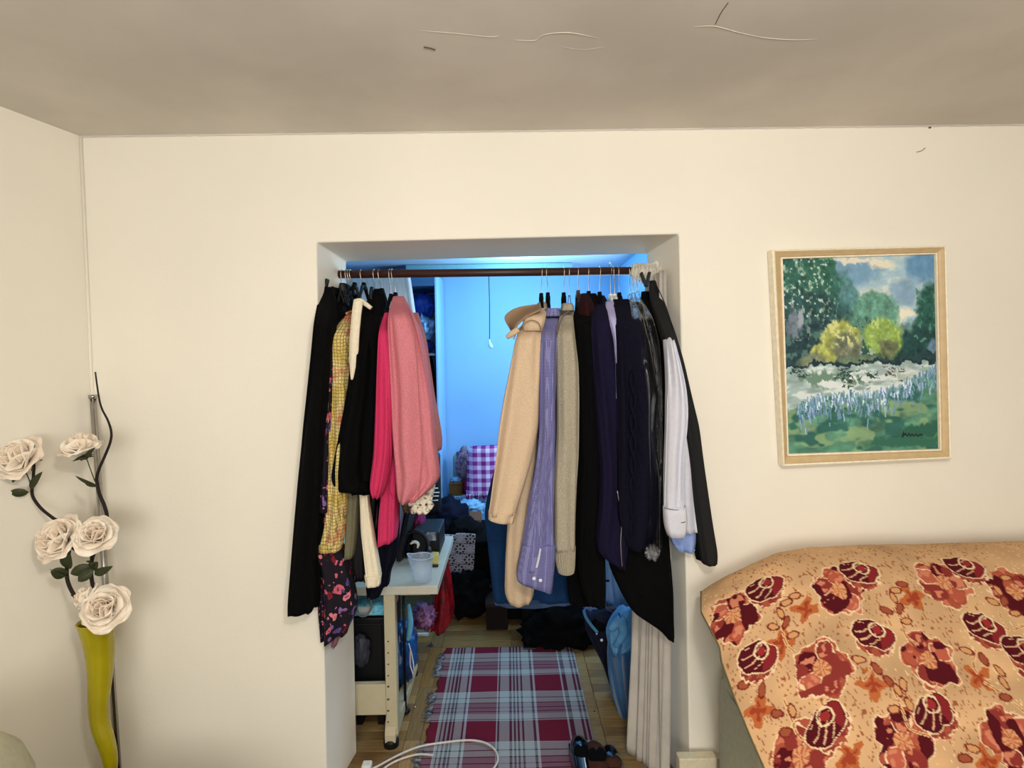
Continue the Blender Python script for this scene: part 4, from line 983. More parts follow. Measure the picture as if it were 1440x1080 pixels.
# monitor seen edge-on, leaning
g = empty('monitor', deskp(566, 803), 'black monitor seen edge-on behind the pink cardigans, on the desk', 'monitor')
pb0 = deskp(560, 801); Xm = pb0.x; Ym = pb0.y
sY2 = Ym+0.05
top = at(577, 706, sY2); bot = at(560, 799, sY2)
lean = math.atan2(top.x-bot.x, top.z-bot.z)
MM = Matrix.Translation(Vector((bot.x, sY2, DZ+0.02))) @ Matrix.Rotation(lean, 4, 'Y')
H_ = (top.z-bot.z)/math.cos(lean)
box('bezel', (-0.010, 0, 0), (0.012, 0.44, H_), M['plastic_black'], g, bev=0.004, M4=MM)
box('screen', (-0.013, 0.012, 0.02), (-0.0101, 0.428, H_-0.02), M['satin'], g, bev=0.001, M4=MM)
MB_ = Matrix.Translation(Vector((bot.x, sY2+0.2, DZ)))
box('stand_neck', (0.0, -0.03, 0.012), (0.03, 0.03, 0.16), M['plastic_black'], g, bev=0.005, M4=MB_)
box('stand_base', (-0.05, -0.10, 0.0), (0.12, 0.10, 0.012), M['plastic_black'], g, bev=0.005, M4=MB_)
g = empty('magazine', deskp(563, 800), 'glossy magazine standing against the monitor, violet and red edge visible', 'magazine')
M['mag'] = mat('magazine_cover', (150, 140, 190), 0.3, scale=30, vscale=14, col2=(150, 60, 60), bump=0)
MM2 = Matrix.Translation(Vector((bot.x-0.022, sY2-0.03, DZ+0.002))) @ Matrix.Rotation(lean, 4, 'Y')
box('cover', (-0.004, 0, 0.02), (0.004, 0.30, H_*0.9), M['mag'], g, bev=0.002, M4=MM2)
box('pages', (-0.002, 0.006, 0.022), (0.002, 0.306, H_*0.9-0.002), M['white'], g, bev=0, M4=MM2)
g = empty('printer', deskp(600, 778), 'black box-shaped printer with a pale label at the back of the desk', 'printer')
PY = 2.86
a = at(580, 776, PY); b_ = at(617.5, 748, PY)
box('printer_body', (a.x, PY, DZ+0.001), (b_.x, PY+0.25, b_.z), M['plastic_black'], g, bev=0.006)
c = at(600, 757, PY-.002); c2 = at(613, 748.5, PY-.002)
box('label_plate', (c.x, PY-0.003, c.z-0.012), (c2.x, PY-0.0005, c2.z), mat('pale_grey_label', (150, 164, 180), 0.5, scale=60, vscale=60, col2=(90, 96, 110)), g, bev=0)
box('paper_slot', (a.x+0.03, PY-0.003, DZ+0.02), (b_.x-0.02, PY-0.0005, DZ+0.028), M['taupe'], g, bev=0)
o = box('yellow_sponge', (deskp(609, 782).x, 2.74, DZ+0.001), (deskp(620, 782).x, 2.80, DZ+0.045), mat('yellow_sponge', (206, 190, 110), 0.9, scale=200, bump=0.6), bev=0.006); tag(o, 'yellow sponge on the desk right of the measuring jug', 'sponge')
g = empty('cap', deskp(583, 782), 'black round headset lying between monitor and printer', 'headset')
g.name = 'headset'
cc_ = at(583, 770, 2.8)
ring = [cc_+Vector((0.07*math.cos(a), 0.02*math.sin(a), 0.075*math.sin(a))) for a in np.linspace(-0.3, PI+0.3, 14)]
ring = [Vector((p.x, p.y, max(p.z, DZ+0.015))) for p in ring]
tube('headband', ring, 0.010, M['plastic_black'], g, k=8, n=2)
for s in (-1, 1): blob('ear_pad', (cc_.x+0.068*s, 2.8, DZ+0.040), (0.018, 0.036, 0.038), M['plastic_black'], g, seed=40+s, amp=0.03, sub=3)
strip_on(g, 'reflector', [(577, 765), (583, 762), (588, 765), (587, 771)], [2.5, 4, 4, 2], 2.76, M['white'])
o = blob('magenta_cloth', at(588, 741, 3.06), (pr(11, 3), 0.08, pr(22, 3)), mat('magenta_cloth', (112, 16, 72), 0.9), seed=43, amp=0.25); tag(o, 'magenta cloth hanging behind the printer on the desk', 'cloth')
g = empty('eyeglasses_case', deskp(612, 800), 'small dark clip on the desk right of the measuring jug', 'clip'); g.name = 'paper_clip_dark'
p = deskp(613, 797); box('clip_body', (p.x-0.016, p.y-0.008, DZ+0.0005), (p.x+0.012, p.y+0.006, DZ+0.009), M['plastic_black'], g, bev=0.002)
tube('clip_arm', [(p.x-0.012, p.y, DZ+0.006), (p.x+0.02, p.y+0.02, DZ+0.008)], 0.002, M['wire'], g, k=5, n=1)
g.name = 'binder_clip'; g['label'] = 'small dark binder clip on the desk right of the measuring jug'

# under the desk
M['cyan_pack'] = mat('cyan_packet', (60, 170, 205), 0.4, scale=40, vscale=50, col2=(150, 215, 230), bump=0.3)
g = empty('wipes_packet', at(520, 852, 2.66), 'cyan packet on the black computer box under the desk edge', 'packet')
p0 = at(499, 862, 2.62); p1 = at(545, 842, 2.62)
box('packet_body', (p0.x, 2.58, p0.z), (p1.x, 2.74, p1.z-0.012), M['cyan_pack'], g, bev=0.012, seg=3, smooth=True)
box('packet_flap', (p0.x+0.03, 2.577, p0.z+0.012), (p0.x+0.09, 2.5795, p1.z-0.018), M['white'], g, bev=0)
g = empty('computer_box', at(520, 905, 2.8), 'black computer tower under the desk behind the crossbeam', 'computer')
q0 = at(492, 960, 2.62); q1 = at(541, 864, 2.62)
box('tower_case', (q0.x, 2.60, 0.10), (q1.x, 3.0, q1.z-0.006), M['plastic_black'], g, bev=0.006)
box('front_bezel', (q0.x+0.01, 2.592, 0.12), (q1.x-0.01, 2.6, q1.z-0.03), M['satin'], g, bev=0.003)
box('tower_foot', (q0.x+0.02, 2.64, 0.0), (q0.x+0.05, 2.96, 0.10), M['plastic_black'], g, bev=0.003)
box('tower_foot', (q1.x-0.05, 2.64, 0.0), (q1.x-0.02, 2.96, 0.10), M['plastic_black'], g, bev=0.003)
g = empty('cable', at(508, 855, 2.55), 'grey cable looped in front of the cyan packet', 'cable')
tube('cable_loop', [at(497, 853, 2.55), at(505, 865, 2.54), at(514, 866, 2.53), at(521, 858, 2.53), at(522, 846, 2.53), at(517, 840, 2.55), at(512, 838.5, 2.56)], 0.0045, mat('grey_cable', (120, 124, 128), 0.4, bump=0), g, k=8)
M['blue_film'] = mat('blue_plastic_bag', (22, 84, 150), 0.35, scale=30, vscale=14, col2=(12, 40, 84), bump=0.8, spec=0.5)
g = empty('blue_plastic_bag', at(566, 940, 2.9), 'blue plastic bag full of things on the floor under the desk', 'bag')
blob('bag_body', at(567, 915, 2.95), (pr(20, 2.95), 0.16, pr(44, 2.95)), M['blue_film'], g, seed=50, amp=0.18)
tube('bag_handle', [at(574, 900, 2.86), at(577, 875, 2.86), at(574, 850, 2.86)], [0.012, 0.016, 0.01], mat('light_blue_strap', (110, 180, 210), 0.4), g, k=8)
o = blob('grey_bag', at(508, 915, 2.56), (pr(12, 2.56), 0.03, pr(24, 2.56)), mat('dark_grey_bag', (52, 52, 62), 0.5, scale=30, bump=0.5), seed=51, amp=0.2); tag(o, 'dark grey bag leaning on the computer tower under the desk', 'bag')
g = empty('black_pole', (at(569, 955, 2.72).x, 2.72, 0), 'thin black stick standing by the desk leg', 'stick')
tube('stick', [(at(569, 955, 2.72).x, 2.72, 0.006), (at(568.5, 900, 2.72).x, 2.72, 0.35), (at(568, 853, 2.72).x, 2.72, DZ-th-0.06)], 0.007, M['plastic_black'], g, n=1)
blob('stick_foot', (at(571, 965, 2.72).x, 2.72, 0.016), (0.018, 0.018, 0.016), M['plastic_black'], g, seed=3, amp=0.05, sub=2)
M['cable_w'] = mat('white_cable', (216, 206, 200), 0.4, bump=0)
def fl(px, py, z=0.006): return atz(px, py, z)
g = empty('white_cables', fl(579, 945), 'white cable hanging down beside the blue bag under the desk', 'cable')
tube('cable_line', [at(575, 905, 2.72), at(580, 925, 2.73), at(582, 945, 2.74), fl(578, 961), fl(566, 967)], 0.003, M['cable_w'], g)
tube('cable_line', [at(577, 915, 2.74), at(577, 935, 2.75), at(581, 952, 2.74), fl(572, 966)], 0.003, M['cable_w'], g)
# red bag and purple wrap behind the desk corner
g = empty('red_plastic_bag', at(625, 850, 3.3), 'red plastic bag on the floor behind the right desk corner', 'bag')
M['red_film'] = mat('red_plastic', (150, 14, 22), 0.3, scale=24, vscale=20, col2=(70, 6, 14), bump=0.9, spec=0.6)
loft('bag_body', [(778, 618, 628), (800, 616, 632), (830, 612, 637), (855, 606, 640), (872, 602, 638), (881, 606, 630)], M['red_film'], g, Y=3.36, hd=0.09, seed=75, fold=0.018, hollow=False)
M['pur_film'] = mat('purple_plastic', (92, 20, 62), 0.3, scale=30, vscale=30, col2=(150, 110, 150), bump=0.9)
o = blob('purple_plastic_bag', at(596, 866, 3.25), (pr(17, 3.25), 0.08, pr(17, 3.25)), M['pur_film'], seed=55, amp=0.35); tag(o, 'crumpled purple plastic bag left of the red one under the desk', 'bag')
g = empty('phone_charger', fl(592, 890), 'white charger cable curled on the floor by the red bag', 'cable')
tube('cable_loop', [fl(580, 886), fl(592, 876), fl(608, 874), fl(617, 878), fl(608, 883), fl(596, 879)], 0.005, M['cable_w'], g)
box('charger_plug', tuple(fl(588, 893)+Vector((-0.01, -0.012, -0.005))), tuple(fl(603, 893)+Vector((0.0, 0.012, 0.012))), M['white'], g, bev=0.003)
p = fl(605, 908, 0.001)
o = mesh('paper_scrap', [p+Vector((-0.022, -0.012, 0)), p+Vector((0.022, -0.014, 0.002)), p+Vector((0.004, 0.026, 0.006)), p+Vector((-0.022, -0.012, 0.001)), p+Vector((0.022, -0.014, 0.003)), p+Vector((0.004, 0.026, 0.007))], [(2, 1, 0), (3, 4, 5), (0, 1, 4, 3), (1, 2, 5, 4), (2, 0, 3, 5)], mat('dark_scrap', (56, 44, 66), 0.8), None, False); tag(o, 'small dark triangular scrap on the parquet left of the rug', 'scrap')
for px, py, lab in ((584, 994, 'tiny white crumb on the parquet left of the rug'), (836, 1000, 'tiny dark crumb on the parquet right of the rug')):
    o = blob('crumb', fl(px, py, 0.004), (0.004, 0.004, 0.003), M['white'] if px < 700 else M['black'], seed=px, amp=0.2, sub=2); tag(o, lab, 'crumb')

# white cable over the floor and the rug
g = empty('power_cable', fl(600, 1055), 'long pale cable curving over the rug in the foreground', 'cable')
tube('cable_line', [fl(505, 1088), fl(528, 1079, .01), fl(560, 1062, .01), fl(590, 1050, .012), fl(625, 1044, .014), fl(660, 1041, .016), fl(683, 1045, .016), fl(697, 1056, .016), fl(700, 1070, .016), fl(692, 1084, .016)], 0.0045, M['cable_w'], g, k=8)
tube('cable_line', [fl(524, 1095), fl(545, 1077), fl(565, 1067), fl(588, 1061, .01), fl(610, 1062, .016)], 0.0045, M['cable_w'], g, k=8)
p = fl(516, 1080)
box('plug', tuple(p+Vector((-0.02, -0.02, -0.004))), tuple(p+Vector((0.02, 0.02, 0.022))), M['white'], g, bev=0.006)

# ---------------------------------------------------------- rug
m = mat('plaid_rug', (128, 128, 128), 0.98, scale=180, bump=0.6, spec=0.1); nt, b = nodes_of(m); M['rug'] = m
RXL, RXR, RYF, RYB = -0.40, 0.362, 2.0, fl(700, 910).y
burg = (106, 28, 46); lt = (158, 162, 160); mv = (134, 112, 122); dk = (40, 38, 54); wh = (176, 178, 180)
# warp (across): fractions measured over the rug's width
wcols = [(0, burg), (.055, wh), (.065, lt), (.075, dk), (.085, lt), (.10, dk), (.112, lt), (.125, dk), (.137, lt), (.148, dk), (.158, lt), (.205, dk), (.217, wh), (.232, burg),
         (.415, wh), (.423, dk), (.436, lt), (.50, dk), (.512, lt), (.525, dk), (.537, lt), (.55, dk), (.562, lt), (.575, dk), (.587, lt)]
wcols2 = [(0, lt), (.045, dk), (.06, wh), (.075, burg), (.26, wh), (.272, dk), (.30, lt), (.345, dk), (.36, lt), (.375, dk), (.39, wh), (.41, dk)]
ux = coord(nt, 0, 1/(RXR-RXL), -RXL/(RXR-RXL))
r1 = ramp(nt, ux, wcols)
r2 = ramp(nt, fmath(nt, 'SUBTRACT', ux, 0.6), wcols2)
warp = mix(nt, fmath(nt, 'GREATER_THAN', ux, 0.6), r1, r2)
per = 0.39
uy = fmath(nt, 'FRACT', coord(nt, 1, 1/per, -2.882/per+20))
weft = ramp(nt, uy, [(0, burg), (0, burg), (.385, wh), (.40, dk), (.415, lt), (.52, mv), (.56, dk), (.575, mv), (.64, dk), (.655, mv), (.74, dk), (.755, lt), (.85, dk), (.865, lt), (.985, wh)])
nt.links.new(mix(nt, 0.5, warp, weft), b.inputs['Base Color'])
g = empty('plaid_rug', ((RXL+RXR)/2, (RYF+RYB)/2, 0), 'burgundy, grey blue and white plaid woven rug on the parquet', 'rug')
V = []; Fc = []; NX, NY = 60, 120; rs = random.Random(4)
xs0 = [0.006*math.sin(k*0.7)+rs.uniform(-.002, .002) for k in range(NY+1)]
for k in range(NY+1):
    for i in range(NX+1):
        u = i/NX; yv = RYF+(RYB-RYF)*k/NY
        V.append((RXL+(RXR-RXL)*u+xs0[k]*(1-u), yv, 0.007+0.0012*math.sin(yv*17)*math.sin(u*9)))
for k in range(NY):
    for i in range(NX): a = k*(NX+1)+i; Fc.append((a, a+1, a+NX+2, a+NX+1))
o = mesh('rug_body', V, Fc, M['rug'], g); so = o.modifiers.new('t', 'SOLIDIFY'); so.thickness = 0.006
V = []; Fc = []
for i in range(420):
    yv = RYF+(RYB-RYF)*rs.random()
    if 0.4 > ((yv-2.882)/per+20) % 1: continue
    a = Vector((RXL+0.002, yv, 0.006)); L = 0.02+rs.random()*0.03
    tube_data([a, a+Vector((-L/2, rs.uniform(-.008, .008), 0.002)), a+Vector((-L, rs.uniform(-.015, .015), -0.003))], [0.0018, 0.0015, 0.001], 4, V, Fc)
o = mesh('fringe', V, Fc, mat('rug_fringe', (150, 160, 162), 0.95, vscale=60, col2=(70, 66, 84)), g); o['kind'] = 'stuff'
# slippers in the foreground
def shoe(px, py, h, label, m, mi, name='shoe', cat='shoe', w=0.046):
    p = fl(px, py+8, 0.0); Y = p.y-0.06
    g = empty(name, (p.x, Y, 0.01), label, cat)
    V, Fc = tube_data(smooth_path([Vector((p.x, Y+0.125, 0.038)), Vector((p.x, Y+0.09, 0.045)), Vector((p.x, Y+0.02, h*0.62)), Vector((p.x, Y-0.08, h*0.5)), Vector((p.x, Y-0.14, h*0.5))], 5), [0.014, 0.034, w, w*0.9, w*0.7], 18)
    mesh('upper', V, Fc, m, g)
    V, Fc = tube_data([Vector((p.x, Y-0.02, h*0.62+w*0.6)), Vector((p.x, Y-0.02, h*0.62+w*0.95))], [w*0.75, w*0.7], 16); mesh('opening', V, Fc, mi, g)
    box('sole', (p.x-w*0.9, Y-0.16, 0.011), (p.x+w*0.9, Y+0.13, 0.022), M['plastic_black'], g, bev=0.006)
M['patent'] = mat('black_patent_leather', (16, 15, 22), 0.12, bump=0, spec=0.8, coat=0.5)
M['fur'] = mat('brown_suede', (66, 34, 20), 0.95, scale=150, bump=0.8)
shoe(815, 1058, 0.085, 'shiny black shoe standing leftmost at the near end of the rug', M['patent'], M['black'])
shoe(836, 1066, 0.09, 'brown suede slipper between the two shiny black shoes', M['fur'], M['black'], 'slipper', 'slipper', 0.052)
shoe(858, 1072, 0.08, 'shiny black shoe right of the brown suede slipper', M['patent'], M['fur'])

# ---------------------------------------------------------- low couch with clothes on the right
M['navy_cover'] = mat('navy_couch_cover', (12, 14, 38), 0.85, scale=60, bump=0.3)
g = empty('low_couch', (0.8, 3.3, 0), 'low navy covered couch along the right side of the back room', 'couch')
zc_ = at(840, 880, 3.2).z
box('couch_seat', (0.56, 2.75, 0.08), (1.03, 4.3, zc_-0.02), M['navy_cover'], g, bev=0.05, seg=3, smooth=True)
box('couch_base', (0.58, 2.8, 0.0), (1.0, 4.25, 0.08), M['black'], g, bev=0.004)
g = empty('navy_cloth', at(850, 900, 2.95), 'dark navy cloth with a pale blue hem sliding off the couch', 'cloth')
loft('cloth_body', [(862, 826, 860), (885, 822, 866), (915, 838, 874), (940, 850, 878), (965, 858, 880)], M['navy_cover'], g, Y=2.86, hd=0.05, seed=80, fold=0.012)
tube('pale_hem', [at(821, 858, 2.79), at(824, 868, 2.785), at(832, 880, 2.785), at(840, 889, 2.785)], 0.008, mat('pale_blue_hem', (70, 130, 165), 0.7), g, k=8)
disc('button', at(846, 900, 2.785), 0.007, 0.004, M['white'], g)
disc('button', at(839, 891, 2.785), 0.004, 0.004, M['white'], g)
o = blob('folded_garment', at(838, 858, 3.0), (pr(17, 3.0), 0.09, pr(14, 3.0)), fabric('grey_lilac', (124, 124, 166), scale=40), seed=61, amp=0.3); tag(o, 'grey lilac top heaped at the near corner of the couch', 'clothes')
o = blob('folded_garment', at(857, 868, 2.92), (pr(16, 2.92), 0.07, pr(14, 2.92)), fabric('mauve_brown', (104, 88, 96), scale=40, vscale=30, col2=(24, 18, 24)), seed=62, amp=0.35); tag(o, 'mauve brown and black garments heaped between lilac top and denim jacket', 'clothes')
o = blob('folded_garment', at(842, 878, 2.83), (pr(10, 2.83), 0.05, pr(8, 2.83)), M['black'], seed=63, amp=0.25); tag(o, 'small black garment lying on the navy cloth of the couch', 'clothes')
g = empty('pale_sheet', at(868, 830, 3.1), 'pale blue white sheet draped behind the lowest black coat', 'sheet')
M['sheet'] = mat('pale_blue_cotton', (140, 176, 214), 0.85, scale=30, bump=0.3, var=0.1)
loft('sheet_body', [(700, 846, 884), (780, 846, 885), (815, 847, 888), (835, 848, 896), (850, 846, 899), (858, 852, 896)], M['sheet'], g, Y=3.08, hd=0.06, seed=81, fold=0.018)
strip_on(g, 'dark_strap', [(846, 817), (857, 817)], [2.5, 2.5], 3.0, M['black'])
g = empty('denim_jacket', at(880, 890, 2.7), 'light blue denim jacket folded on the couch front', 'jacket')
M['lt_denim'] = mat('light_denim', (92, 150, 196), 0.9, scale=200, bump=0.3, vscale=20, var=0.3)
loft('jacket_body', [(856, 874, 902), (866, 864, 904), (880, 853, 906), (890, 852, 905), (902, 855, 902), (912, 858, 880), (915, 860, 870)], M['lt_denim'], g, Y=2.67, hd=0.05, seed=82, fold=0.014)
tube('sleeve_fold', [at(860, 884, 2.62), at(872, 873, 2.60), at(876, 890, 2.60), at(866, 908, 2.62)], [0.018, 0.022, 0.022, 0.014], M['lt_denim'], g, k=10)
strip_on(g, 'seam', [(870, 862), (876, 878), (877, 892)], [1.6, 1.6], 2.59, M['denim'])
g = empty('velvet_throw', at(880, 950, 2.66), 'blue velvet throw falling in folds from the couch to the floor', 'throw')
M['velvet_blue'] = mat('blue_velvet', (36, 92, 140), 0.85, scale=60, bump=0.3, sheen=0.4, vscale=16, var=0.3)
loft('throw_body', [(898, 856, 904), (920, 855, 906), (950, 858, 908), (980, 863, 905), (1010, 872, 900), (1028, 877, 896)], M['velvet_blue'], g, Y=2.70, hd=0.05, seed=83, fold=0.018, n=60)
# ============================================================ painting
def vnoise(shape, freq, seed, stretch=(1, 1)):
    H, W = shape; rs_ = np.random.RandomState(seed)
    gy = max(2, int(freq*stretch[1]))+2; gx = max(2, int(freq*stretch[0]))+2
    g_ = rs_.rand(gy, gx)
    yy = np.linspace(0, gy-1.001, H); xx = np.linspace(0, gx-1.001, W)
    iy = yy.astype(int); ix = xx.astype(int); fy = (yy-iy)[:, None]; fx_ = (xx-ix)[None, :]
    fy = fy*fy*(3-2*fy); fx_ = fx_*fx_*(3-2*fx_)
    a = g_[iy][:, ix]; b_ = g_[iy][:, ix+1]; c = g_[iy+1][:, ix]; d = g_[iy+1][:, ix+1]
    return (a*(1-fx_)+b_*fx_)*(1-fy)+(c*(1-fx_)+d*fx_)*fy
def fbm(shape, freq, seed, oct_=4, stretch=(1, 1)):
    s = 0; a = 1; t = 0
    for o_ in range(oct_): s = s+a*vnoise(shape, freq*2**o_, seed+o_*13, stretch); t += a; a *= 0.55
    return s/t
def paint_landscape(W=250, H=310):
    sh = (H, W)
    T_, S_ = np.meshgrid(np.linspace(0, 1, H), np.linspace(0, 1, W), indexing='ij')
    wx = (fbm(sh, 14, 1)-.5)*0.06+(fbm(sh, 45, 2, 2)-.5)*0.035; wy = (fbm(sh, 14, 3)-.5)*0.05+(fbm(sh, 45, 4, 2)-.5)*0.03
    S = S_+wx; T = T_+wy
    img = np.zeros((H, W, 3)); 
    def put(mask, col, var=None, amt=0.25):
        m_ = np.clip(mask, 0, 1)[..., None]; c = np.array(col, float)[None, None, :]*np.ones((H, W, 1))
        if var is not None: c = c*(1+amt*(var[..., None]-0.5)*2)
        img[:] = img*(1-m_)+c*m_
    def ell(cx, cy, rx, ry, soft=0.12): 
        d = np.sqrt(((S-cx)/rx)**2+((T-cy)/ry)**2); return np.clip((1-d)/soft+0.5, 0, 1)
    n1 = fbm(sh, 8, 10); n2 = fbm(sh, 30, 11, 3); n3 = fbm(sh, 60, 12, 2); nst = fbm(sh, 10, 13, 4, (1, 3))
    # sky
    put(np.ones(sh), (160, 190, 192), nst, 0.15)
    put(np.clip((nst-0.5)*8, 0, 1), (190, 200, 184), n2, 0.08)
    put(ell(.48, .07, .16, .07, .5), (112, 152, 172), n2, .1); put(ell(.93, .06, .12, .08, .5), (92, 140, 168), n2, .1)
    put(ell(.65, .035, .07, .03, .5), (226, 212, 176)); put(ell(.48, .012, .14, .015, .6), (224, 210, 178)); put(ell(.2, .012, .12, .014, .6), (220, 206, 176))
    put(ell(.62, .19, .13, .02, .7), (214, 208, 184)); put(ell(.8, .18, .09, .07, .6), (128, 160, 176), n2, .1)
    put(ell(.79, .31, .1, .05, .5), (232, 220, 184)); put(ell(.86, .36, .07, .05, .6), (150, 188, 196))
    # distant trees
    leaf = (n2*0.6+n3*0.4)
    put(ell(.84, .42, .12, .07, .3), (96, 136, 122), n2, .25)
    put(ell(.40, .24, .10, .17, .25), (78, 126, 122), leaf, .35)
    put(ell(.60, .31, .17, .13, .2), (92, 146, 118), leaf, .45); put(ell(.56, .42, .12, .1, .3)*(leaf > .5), (40, 82, 70))
    put(ell(.12, .16, .26, .19, .2), (46, 98, 80), leaf, .6); put(ell(.24, .06, .12, .07, .2), (48, 104, 80), leaf, .5)
    put(ell(.12, .30, .32, .14, .3), (42, 84, 78), leaf, .6)
    put(((leaf > .62) & (S < .34) & (T < .34)), (126, 156, 122))
    put(((n3 > .72) & (S < .3) & (T < .3)), (178, 196, 176))
    put(ell(.14, .46, .34, .14, .3), (36, 66, 68), leaf, .6)
    put(((n2 > .6) & (S < .3) & (T > .36) & (T < .5)), (74, 110, 96))
    for cx, dx in ((.16, .02), (.10, -.03), (.25, .03), (.33, -.02), (.30, .05)):
        l_ = (np.abs(S-(cx+dx*(.45-T)*6)) < .004) & (n3 > .42); put(l_ & (T_ > .17) & (T_ < .42), (112, 128, 118))
    put(ell(.07, .33, .04, .08, .5), (104, 116, 122), n3, .2); put(ell(.12, .30, .02, .05, .4), (150, 158, 160))
    put(ell(1.0, .33, .13, .19, .2), (38, 92, 76), leaf, .6); put(ell(.92, .48, .20, .10, .3), (30, 70, 64), leaf, .5); put(((leaf > .6) & (S > .87) & (T < .45) & (T > .18)), (84, 132, 106))
    put(ell(.98, .50, .04, .07, .4), (92, 122, 138), n3, .2)
    put(((T > .5) & (T < .555)), (34, 66, 64), leaf, .4)
    # bushes
    for cx, cy, rx, ry in ((.38, .41, .13, .09), (.27, .49, .09, .05)):
        put(ell(cx, cy, rx, ry, .25), (168, 172, 78), leaf, .45)
    put(ell(.41, .46, .085, .07, .4), (106, 112, 84), leaf, .5); put(ell(.66, .42, .13, .095, .25), (146, 176, 74), leaf, .4); put(ell(.68, .47, .07, .05, .4), (112, 122, 80), leaf, .5)
    put(((leaf > .62)) * ell(.38, .38, .12, .07, .3), (206, 204, 120)); put(((leaf > .62)) * ell(.66, .37, .12, .06, .3), (186, 206, 110))
    put(ell(.18, .52, .1, .03, .5), (120, 128, 92), leaf, .3); put(ell(.5, .525, .13, .025, .5), (98, 120, 84), leaf, .4)
    put((T > .535) & (T < .555+0.01*np.sin(S*30)), (26, 50, 58))
    # water
    nw_ = fbm(sh, 9, 30, 4, (1, 4))
    put((T > .552), (158, 180, 166), nw_, .3)
    put((T > .56)*np.clip((nw_-.52)*10, 0, 1), (206, 212, 196)); put(ell(.42, .66, .28, .07, .6)*np.clip((nw_-.35)*5, 0, 1), (214, 218, 202))
    put(ell(.8, .61, .12, .03, .5), (196, 204, 186), nw_, .2); put(ell(.3, .62, .4, .04, .7)*(n2 > .55), (104, 136, 108))
    rs_ = np.random.RandomState(8)
    for cx, top_, bot_, k_ in ((.38, .56, .67, 26), (.55, .56, .67, 10), (.42, .57, .64, 14), (.69, .57, .66, 14), (.1, .56, .62, 16)):
        for _ in range(k_):
            x = cx+rs_.randn()*.03; y = rs_.uniform(top_, bot_); put((np.abs(S-x) < .012) & (np.abs(T-y) < .004), (46, 74, 62) if cx != .69 else (92, 80, 72))
    # grass bank, rising to the right
    edge = .79-.20*S**1.0-0.03*np.sin(S*7)
    ng = fbm(sh, 9, 40, 4, (1, 2.5)); 
    gm = np.clip((T-edge)*40, 0, 1)
    put(gm, (78, 132, 100), ng, .4)
    put(gm*np.clip((fbm(sh, 5, 44, 3, (1, 2.2))-.52)*14, 0, 1), (124, 158, 104), ng, .15)
    put(gm*np.clip((fbm(sh, 6, 47, 3, (1, 2.2))-.56)*14, 0, 1), (44, 100, 84), ng, .15)
    put(ell(.9, .9, .18, .035, .5)*gm, (40, 96, 72)); put(ell(.8, .96, .3, .03, .5)*gm, (46, 104, 78))
    # iris leaves and flowers
    for k_ in range(420):
        x = rs_.uniform(.08, 1); e = .79-.20*x-0.03*math.sin(x*7); y = e+abs(rs_.randn())*.055+0.0; L = rs_.uniform(.008, .03)
        c = [(118, 158, 172), (92, 140, 150), (150, 178, 196), (66, 120, 124), (110, 140, 178)][rs_.randint(5)]
        put((np.abs(S_-x+(T_-y)*rs_.uniform(-.4, .4)) < .004) & (np.abs(T_-y) < L), c)
    for k_ in range(60):
        x = rs_.uniform(.12, .85); e = .79-.20*x-0.03*math.sin(x*7); y = e+rs_.uniform(-.02, .06); L = rs_.uniform(.006, .02)
        put((np.abs(S_-x+(T_-y)*rs_.uniform(-.3, .3)) < .0035) & (np.abs(T_-y) < L), (206, 222, 226))
    # signature strokes
    sg = [(.77, .925), (.775, .905), (.765, .935), (.785, .915), (.80, .93), (.81, .915), (.82, .93), (.83, .918), (.84, .93), (.855, .92), (.87, .93), (.885, .922), (.90, .928)]
    for (x0, y0), (x1, y1) in zip(sg[:-1], sg[1:]):
        for q in np.linspace(0, 1, 14):
            put((np.abs(S_-(x0+(x1-x0)*q)) < .0035) & (np.abs(T_-(y0+(y1-y0)*q)) < .003), (24, 40, 34))
    put((np.abs(S_-.72) < .02) & (np.abs(T_-.93) < .002), (40, 66, 50))
    g_ = img.mean(2, keepdims=True); img = (img*0.86+g_*0.14)*np.array((1.02, 1.04, 1.10))[None, None]+4
    return np.clip(img, 0, 255)
def vcol_mesh(name, V, Fc, colors, material, parent, attr='paint'):
    o = mesh(name, V, Fc, material, parent)
    me = o.data; a = me.color_attributes.new(attr, 'FLOAT_COLOR', 'POINT')
    c = colors/255.0; c = np.where(c <= 0.04045, c/12.92, ((c+0.055)/1.055)**2.4)
    buf = np.ones((len(V), 4), dtype=np.float32); buf[:, :3] = c; a.data.foreach_set('color', buf.ravel()); return o

# picture plane: four measured corners of the image area, canvas slightly off the wall
PYc = WY-0.018
pc4 = [at(1098.5, 364.5, PYc), at(1313, 358, PYc), at(1319, 631, PYc), at(1107, 638, PYc)]      # tl tr br bl of the picture
oc4 = [at(1084, 352, WY-0.03), at(1327, 346.5, WY-0.03), at(1334.5, 644, WY-0.03), at(1099.5, 655, WY-0.03)]
g = empty('landscape_painting', (sum(p.x for p in oc4)/4, WY-0.01, oc4[2].z), 'framed painting of trees by a pond, hanging a little crooked on the cream wall', 'painting')
img = paint_landscape(); H, W = img.shape[:2]
V = []
for i in range(H):
    t_ = i/(H-1)
    for j in range(W):
        s_ = j/(W-1)
        p = (pc4[0]*(1-s_)+pc4[1]*s_)*(1-t_)+(pc4[3]*(1-s_)+pc4[2]*s_)*t_
        V.append((p.x, p.y, p.z))
idx = np.arange(H*W).reshape(H, W)
Fc = np.stack([idx[:-1, :-1].ravel(), idx[1:, :-1].ravel(), idx[1:, 1:].ravel(), idx[:-1, 1:].ravel()], 1).tolist()
M['paint'] = vcolmat('oil_paint', 'paint', 0.6, 180, 0.5)
vcol_mesh('canvas', V, Fc, img.reshape(-1, 3), M['paint'], g)
